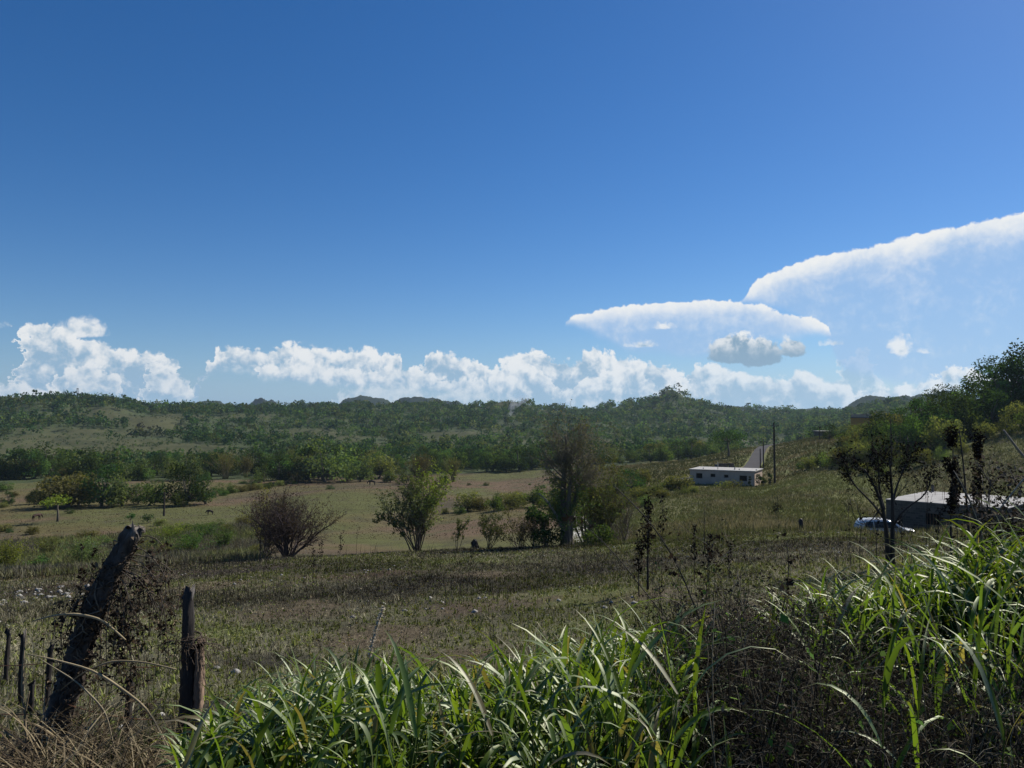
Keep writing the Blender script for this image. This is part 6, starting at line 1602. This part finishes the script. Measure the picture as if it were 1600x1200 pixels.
def leaning_log():
    Y = 5.7; b = ground_at(62, Y, 1180); s = Y / FPX
    b = at(58, 1165, Y); gzb = float(gz(b.x, Y)); b.z = gzb
    root = tag(empty('leaning_log', b), 'thick gnarled dead log leaning to the right and wrapped in dry vines', 'log')
    pts = [(48, 1215), (90, 1120), (118, 1040), (142, 970), (168, 910), (192, 862), (212, 822)]
    L = [tuple(at(px, py, Y + 0.02 * k) - b) for k, (px, py) in enumerate(pts)]
    v, f, Q, rr = gnarled(L, [0.10, 0.088, 0.078, 0.074, 0.074, 0.072, 0.06], 4, 22, 0.32, 60)
    t = np.repeat(np.linspace(0, 1, 60), 22)[:, None]; rng = np.random.default_rng(1)
    c = np.where(t > 0.955, np.array((0.13, 0.115, 0.10)), np.array((0.075, 0.062, 0.052))) * rng.uniform(.6, 1.3, (len(v), 1))
    mesh('trunk', v, f, M_WOODGREY, root, c, False)
    # dead vines winding round it and hanging from its right side
    vines = []
    for k in range(70):
        t0 = rng.uniform(0.2, 0.99); L_ = rng.uniform(.1, .3); nP = 10; a0 = rng.uniform(0, 6.28); tw = rng.uniform(-7, 7)
        ts = np.clip(np.linspace(t0 - L_, t0, nP), 0, 1); C = np.stack([np.interp(ts, np.linspace(0, 1, 60), Q[:, i]) for i in range(3)], 1)
        an = a0 + tw * np.linspace(0, 1, nP); C += np.stack([np.cos(an) * .088, np.sin(an) * .088, np.zeros(nP)], 1) + rng.normal(size=(nP, 3)) * .012
        vines.append(C)
    g = Geo(); add_tubes(g, np.array(vines), np.broadcast_to(np.full(10, .005), (70, 10)), 4, palette(rng, 70, [(0.12, 0.095, 0.07), (0.07, 0.055, 0.042), (0.20, 0.165, 0.12)], .2, 40))
    hang = []
    for k in range(46):
        t0 = rng.uniform(0.58, 0.97); C0 = np.array([np.interp(t0, np.linspace(0, 1, 60), Q[:, i]) for i in range(3)]); out = rng.uniform(.08, .42); dn = rng.uniform(.2, .95); sg = 1 if rng.random() < .78 else -.8
        hang.append(polyline(C0, C0 + np.array([out * .5 * sg, rng.normal(0, .05), rng.uniform(0, .08)]), C0 + np.array([out * sg, rng.normal(0, .1), -dn * .35]), C0 + np.array([(out + rng.normal(0, .05)) * sg, rng.normal(0, .1), -dn]), k=10))
    hang = np.array(hang); add_tubes(g, hang, np.broadcast_to(np.linspace(.0045, .002, 10), (46, 10)), 4, (0.085, 0.068, 0.052))
    P1, Q1 = spawn(rng, hang, np.broadcast_to(np.linspace(.004, .002, 10), (46, 10)), 5, .2, 1, .9, .16, up=-.08, wander=.4, k=5, droop=.3); add_tubes(g, P1, np.maximum(Q1, .0012), 3, (0.075, 0.06, 0.048))
    g.build('dead_vines', M_BARK, root)
    C = np.concatenate([tips(rng, P1, 1500, .2, .02), tips(rng, np.array(vines), 900, 0, .04)])
    V, F = leaves(rng, C, .042, None, .5, bend=.3); mesh('dead_leaves', V, F, M_DRY, root, palette(rng, len(C), [(0.03, 0.024, 0.02), (0.06, 0.045, 0.033), (0.13, 0.10, 0.07)], .4))
leaning_log()

def split_post():
    Y = 5.75; b = ground_at(293, Y, 1180); s = Y / FPX
    b = at(292, 1180, Y); b.z = float(gz(b.x, Y))
    root = tag(empty('fence_post', b), 'tall charred fence post with a split brown plank tied to it', 'fence post')
    L = [tuple(at(px, py, Y) - b) for px, py in ((288, 1235), (289, 1170), (293, 1060), (293, 985), (293, 928))]
    v, f, Q, rr = gnarled(L, [.062, .06, .055, .045, .038], 8, 14, .12, 36); mesh('post', v, f, M_CHAR, root, (0.035, 0.03, 0.028))
    L = [tuple(at(px, py, Y + .02) - b) for px, py in ((304, 1180), (308, 1100), (313, 1003))]
    v, f, Q, rr = gnarled(L, [.045, .045, .03], 12, 12, .2, 30); mesh('plank', v, f, M_WOODGREY, root, (0.20, 0.14, 0.10))
    rng = np.random.default_rng(3)
    n = 70; c = np.array(at(300, 1003, Y - .03) - b); P = []
    for k in range(n):
        a = rng.uniform(0, 6.28); p = c + np.array([math.cos(a) * .07, math.sin(a) * .06, rng.normal(0, .025)]); q = p + np.array([rng.normal(0, .1), rng.normal(0, .06), rng.normal(0, .05)]); e = q + np.array([rng.normal(0, .06), rng.normal(0, .04), -abs(rng.normal(0, .16))])
        P.append(polyline(p, q, e, k=7))
    g = Geo(); add_tubes(g, np.array(P), np.full((n, 7), .0022), 3, (0.10, 0.075, 0.055)); 
    w = np.array([polyline((c[0] + .08 * math.cos(t0), c[1] + .075 * math.sin(t0), c[2] + dz), *[(c[0] + .08 * math.cos(t0 + k), c[1] + .075 * math.sin(t0 + k), c[2] + dz + .01 * k) for k in range(1, 7)], k=14) for t0, dz in ((0, -.02), (2, .0), (4, .02))])
    add_tubes(g, w, np.full((3, 14), .006), 4, (0.06, 0.045, 0.035)); g.build('dead_vines', M_BARK, root)
split_post()

STK = [(3, 985, 1065, 10.2, 'charred stake at the far left edge leaning slightly', 4), (8, 987, 1060, 10.4, 'charred stake second from the left edge', 3), (32, 990, 1098, 8.9, 'charred stake left of the leaning log with a bent vine on it', 1), (73, 1012, 1105, 8.6, 'thin charred stake crossing behind the leaning log', 2), (48, 1068, 1116, 8.4, 'short thick charred stake between the two thin ones', 0), (198, 1060, 1190, 6.0, 'charred stake between the leaning log and the tall fence post', 1)]
for k, (px, t, bpy_, Y, lab, ln) in enumerate(STK[1:] if True else STK):
    b = ground_at(px, Y, bpy_); h = rowz(px, t, Y) - b.z
    v, f, Q, rr = gnarled([(0, 0, -.15), (ln * .004, 0, h * .5), (ln * .012, 0, h)], [.032, .03, .026], 20 + k, 10, .15, 20)
    o = mesh('fence_stake', v, f, M_CHAR, None, (0.03, 0.026, 0.024)); o.location = b; tag(o, lab, 'stake', 'charred stakes of the old fence')

def fence_wire(p, q, sag, label):
    t = np.linspace(0, 1, 30)[:, None]; P = np.asarray(p) * (1 - t) + np.asarray(q) * t; P[:, 2] -= 4 * sag * (t * (1 - t))[:, 0]
    g = Geo(); v, f = tubes(P[None], np.full((1, 30), .003), 4); g.add(v, f)
    rng = np.random.default_rng(2)
    B = np.array([[P[i] + d, P[i] - d] for i in range(2, 29, 3) for d in [rng.normal(size=3) * .012]]); v, f = tubes(B, np.full((len(B), 2), .0014), 3); g.add(v, f)
    tag(g.build('barbed_wire', M_RUST), label, 'wire')
fence_wire(at(-60, 1112, 5.7), at(96, 1116, 5.65), .01, 'lower rusty barbed wire running from the left edge to the leaning log')
fence_wire(at(104, 1100, 5.62), at(290, 1122, 5.67), .05, 'lower rusty barbed wire between the leaning log and the tall fence post')

fence_wire(at(-60, 1040, 5.75), at(128, 1030, 5.68), .02, 'upper rusty barbed wire running from the left edge to the leaning log')
fence_wire(at(134, 1016, 5.62), at(288, 1030, 5.69), .09, 'upper sagging barbed wire between the leaning log and the tall fence post')

# bent dry cane blades in front of the log
def dry_cane(pts, Y, label, w=0.02, col=(0.36, 0.30, 0.19), dY=0.0):
    W = np.array([at(a, b, Y + dY * k) for k, (a, b) in enumerate(pts)]); P = polyline(*W, k=18); o = P[0].copy()
    g = Geo(); v, f = tubes((P - o)[None], (w * .5 * np.minimum(np.linspace(.6, 1.6, 18), np.linspace(1.9, .35, 18)))[None], 5)
    ob = mesh('dry_cane', v, f, M_DRY, None, np.repeat(np.asarray(col)[None] * np.random.default_rng(len(pts)).uniform(.8, 1.1, (18, 1)), 5, 0), True); ob.location = o
    tag(ob, label, 'dry cane')
dry_cane([(196, 1000), (160, 968), (120, 959), (85, 961), (50, 971)], 5.45, 'pale dry cane arching left from the middle of the leaning log', .02)
dry_cane([(44, 1150), (34, 1085), (36, 1030), (41, 985)], 5.3, 'upright pale dry cane at the left in front of the stakes', .017, (0.26, 0.22, 0.15))
dry_cane([(272, 1185), (230, 1105), (150, 1048), (80, 1029), (42, 1022)], 5.2, 'long dry cane sweeping from the left stakes down to the post foot', .018)
dry_cane([(276, 1046), (225, 1034), (175, 1032), (130, 1050), (95, 1078)], 5.25, 'dry cane with a kink crossing the log at mid height', .014, (0.30, 0.25, 0.16))
dry_cane([(60, 1200), (42, 1165), (38, 1120), (46, 1080)], 5.0, 'short straw coloured cane at the lower left corner', .018, (0.22, 0.18, 0.12))
dry_cane([(180, 1175), (165, 1110), (120, 1065), (60, 1028)], 5.15, 'straight dry cane running from the left stakes to the log foot', .012, (0.30, 0.26, 0.18))

def straw_heap():
    """fallen dry grass massed at the foot of the log"""
    rng = np.random.default_rng(15); n = 1500
    px = rng.uniform(-40, 320, n); Y = rng.uniform(3.9, 5.9, n); x = (px - 800) / FPX * Y; z = gz(x, Y)
    hump = 0.34 * np.exp(-((px - 110) / 100) ** 2) * np.exp(-((Y - 5.0) / .7) ** 2)
    B = np.stack([x, Y, z + rng.uniform(0, 1, n) * hump], 1)
    a = rng.normal(0.1, 0.9, n) + np.where(rng.random(n) < .5, 0, math.pi)
    V, F, rep = blades(rng, B, rng.uniform(.25, .8, n), rng.uniform(.006, .014, n), a, rng.uniform(.5, 1.3, n), rng.uniform(.4, 1.6, n), 7)
    c = np.array([(0.20, 0.16, 0.10), (0.11, 0.085, 0.055), (0.30, 0.25, 0.16), (0.06, 0.048, 0.035)])[rng.integers(0, 4, n)] * rng.uniform(.7, 1.2, (n, 1))
    tag(mesh('dry_grass_heap', V, F, M_DRY, None, np.repeat(c, rep, 0)), 'heap of fallen dry grass around the foot of the leaning log', 'dry grass', kind='stuff')
straw_heap()
for k, (px, Y, t, b, tw, ln, lab) in enumerate(((258, 22, 855, 925, 14, 60, 'dark seedy weed right of the leaning log top'), (234, 15, 868, 960, 12, 60, 'dark weed with curled leaves touching the log top on its right'), (368, 44, 855, 885, 6, 16, 'pair topped black weed at the tawny strip'), (125, 18, 860, 930, 12, 70, 'bushy black weed behind the leaning log on its left'), (142, 19, 862, 925, 10, 50, 'second bushy black weed behind the leaning log'))):
    single_stalk([(px, b), (px + 2, (t + b) / 2), (px + 3, t)], Y, 'dead_weed_stalk', lab, 0.012, tw=tw, seed=60 + k, leafn=ln, ls=0.09)
# ------------------------------------------------------------------ air
def haze():
    g = Geo().box(-5200, 5200, -60, 3300, -160, 170)
    m, t, o = new_mat('haze')
    v = t.nodes.new('ShaderNodeVolumePrincipled'); t.links.new(v.outputs[0], o.inputs['Volume'])
    v.inputs['Color'].default_value = (0.60, 0.80, 1.0, 1); v.inputs['Density'].default_value = HAZE_DENSITY; v.inputs['Anisotropy'].default_value = 0.3
    tag(g.build('haze', m), 'thin blue air over the valley', 'haze', kind='stuff')
HAZE_DENSITY = 0.000075
if HAZE_DENSITY > 0: haze()
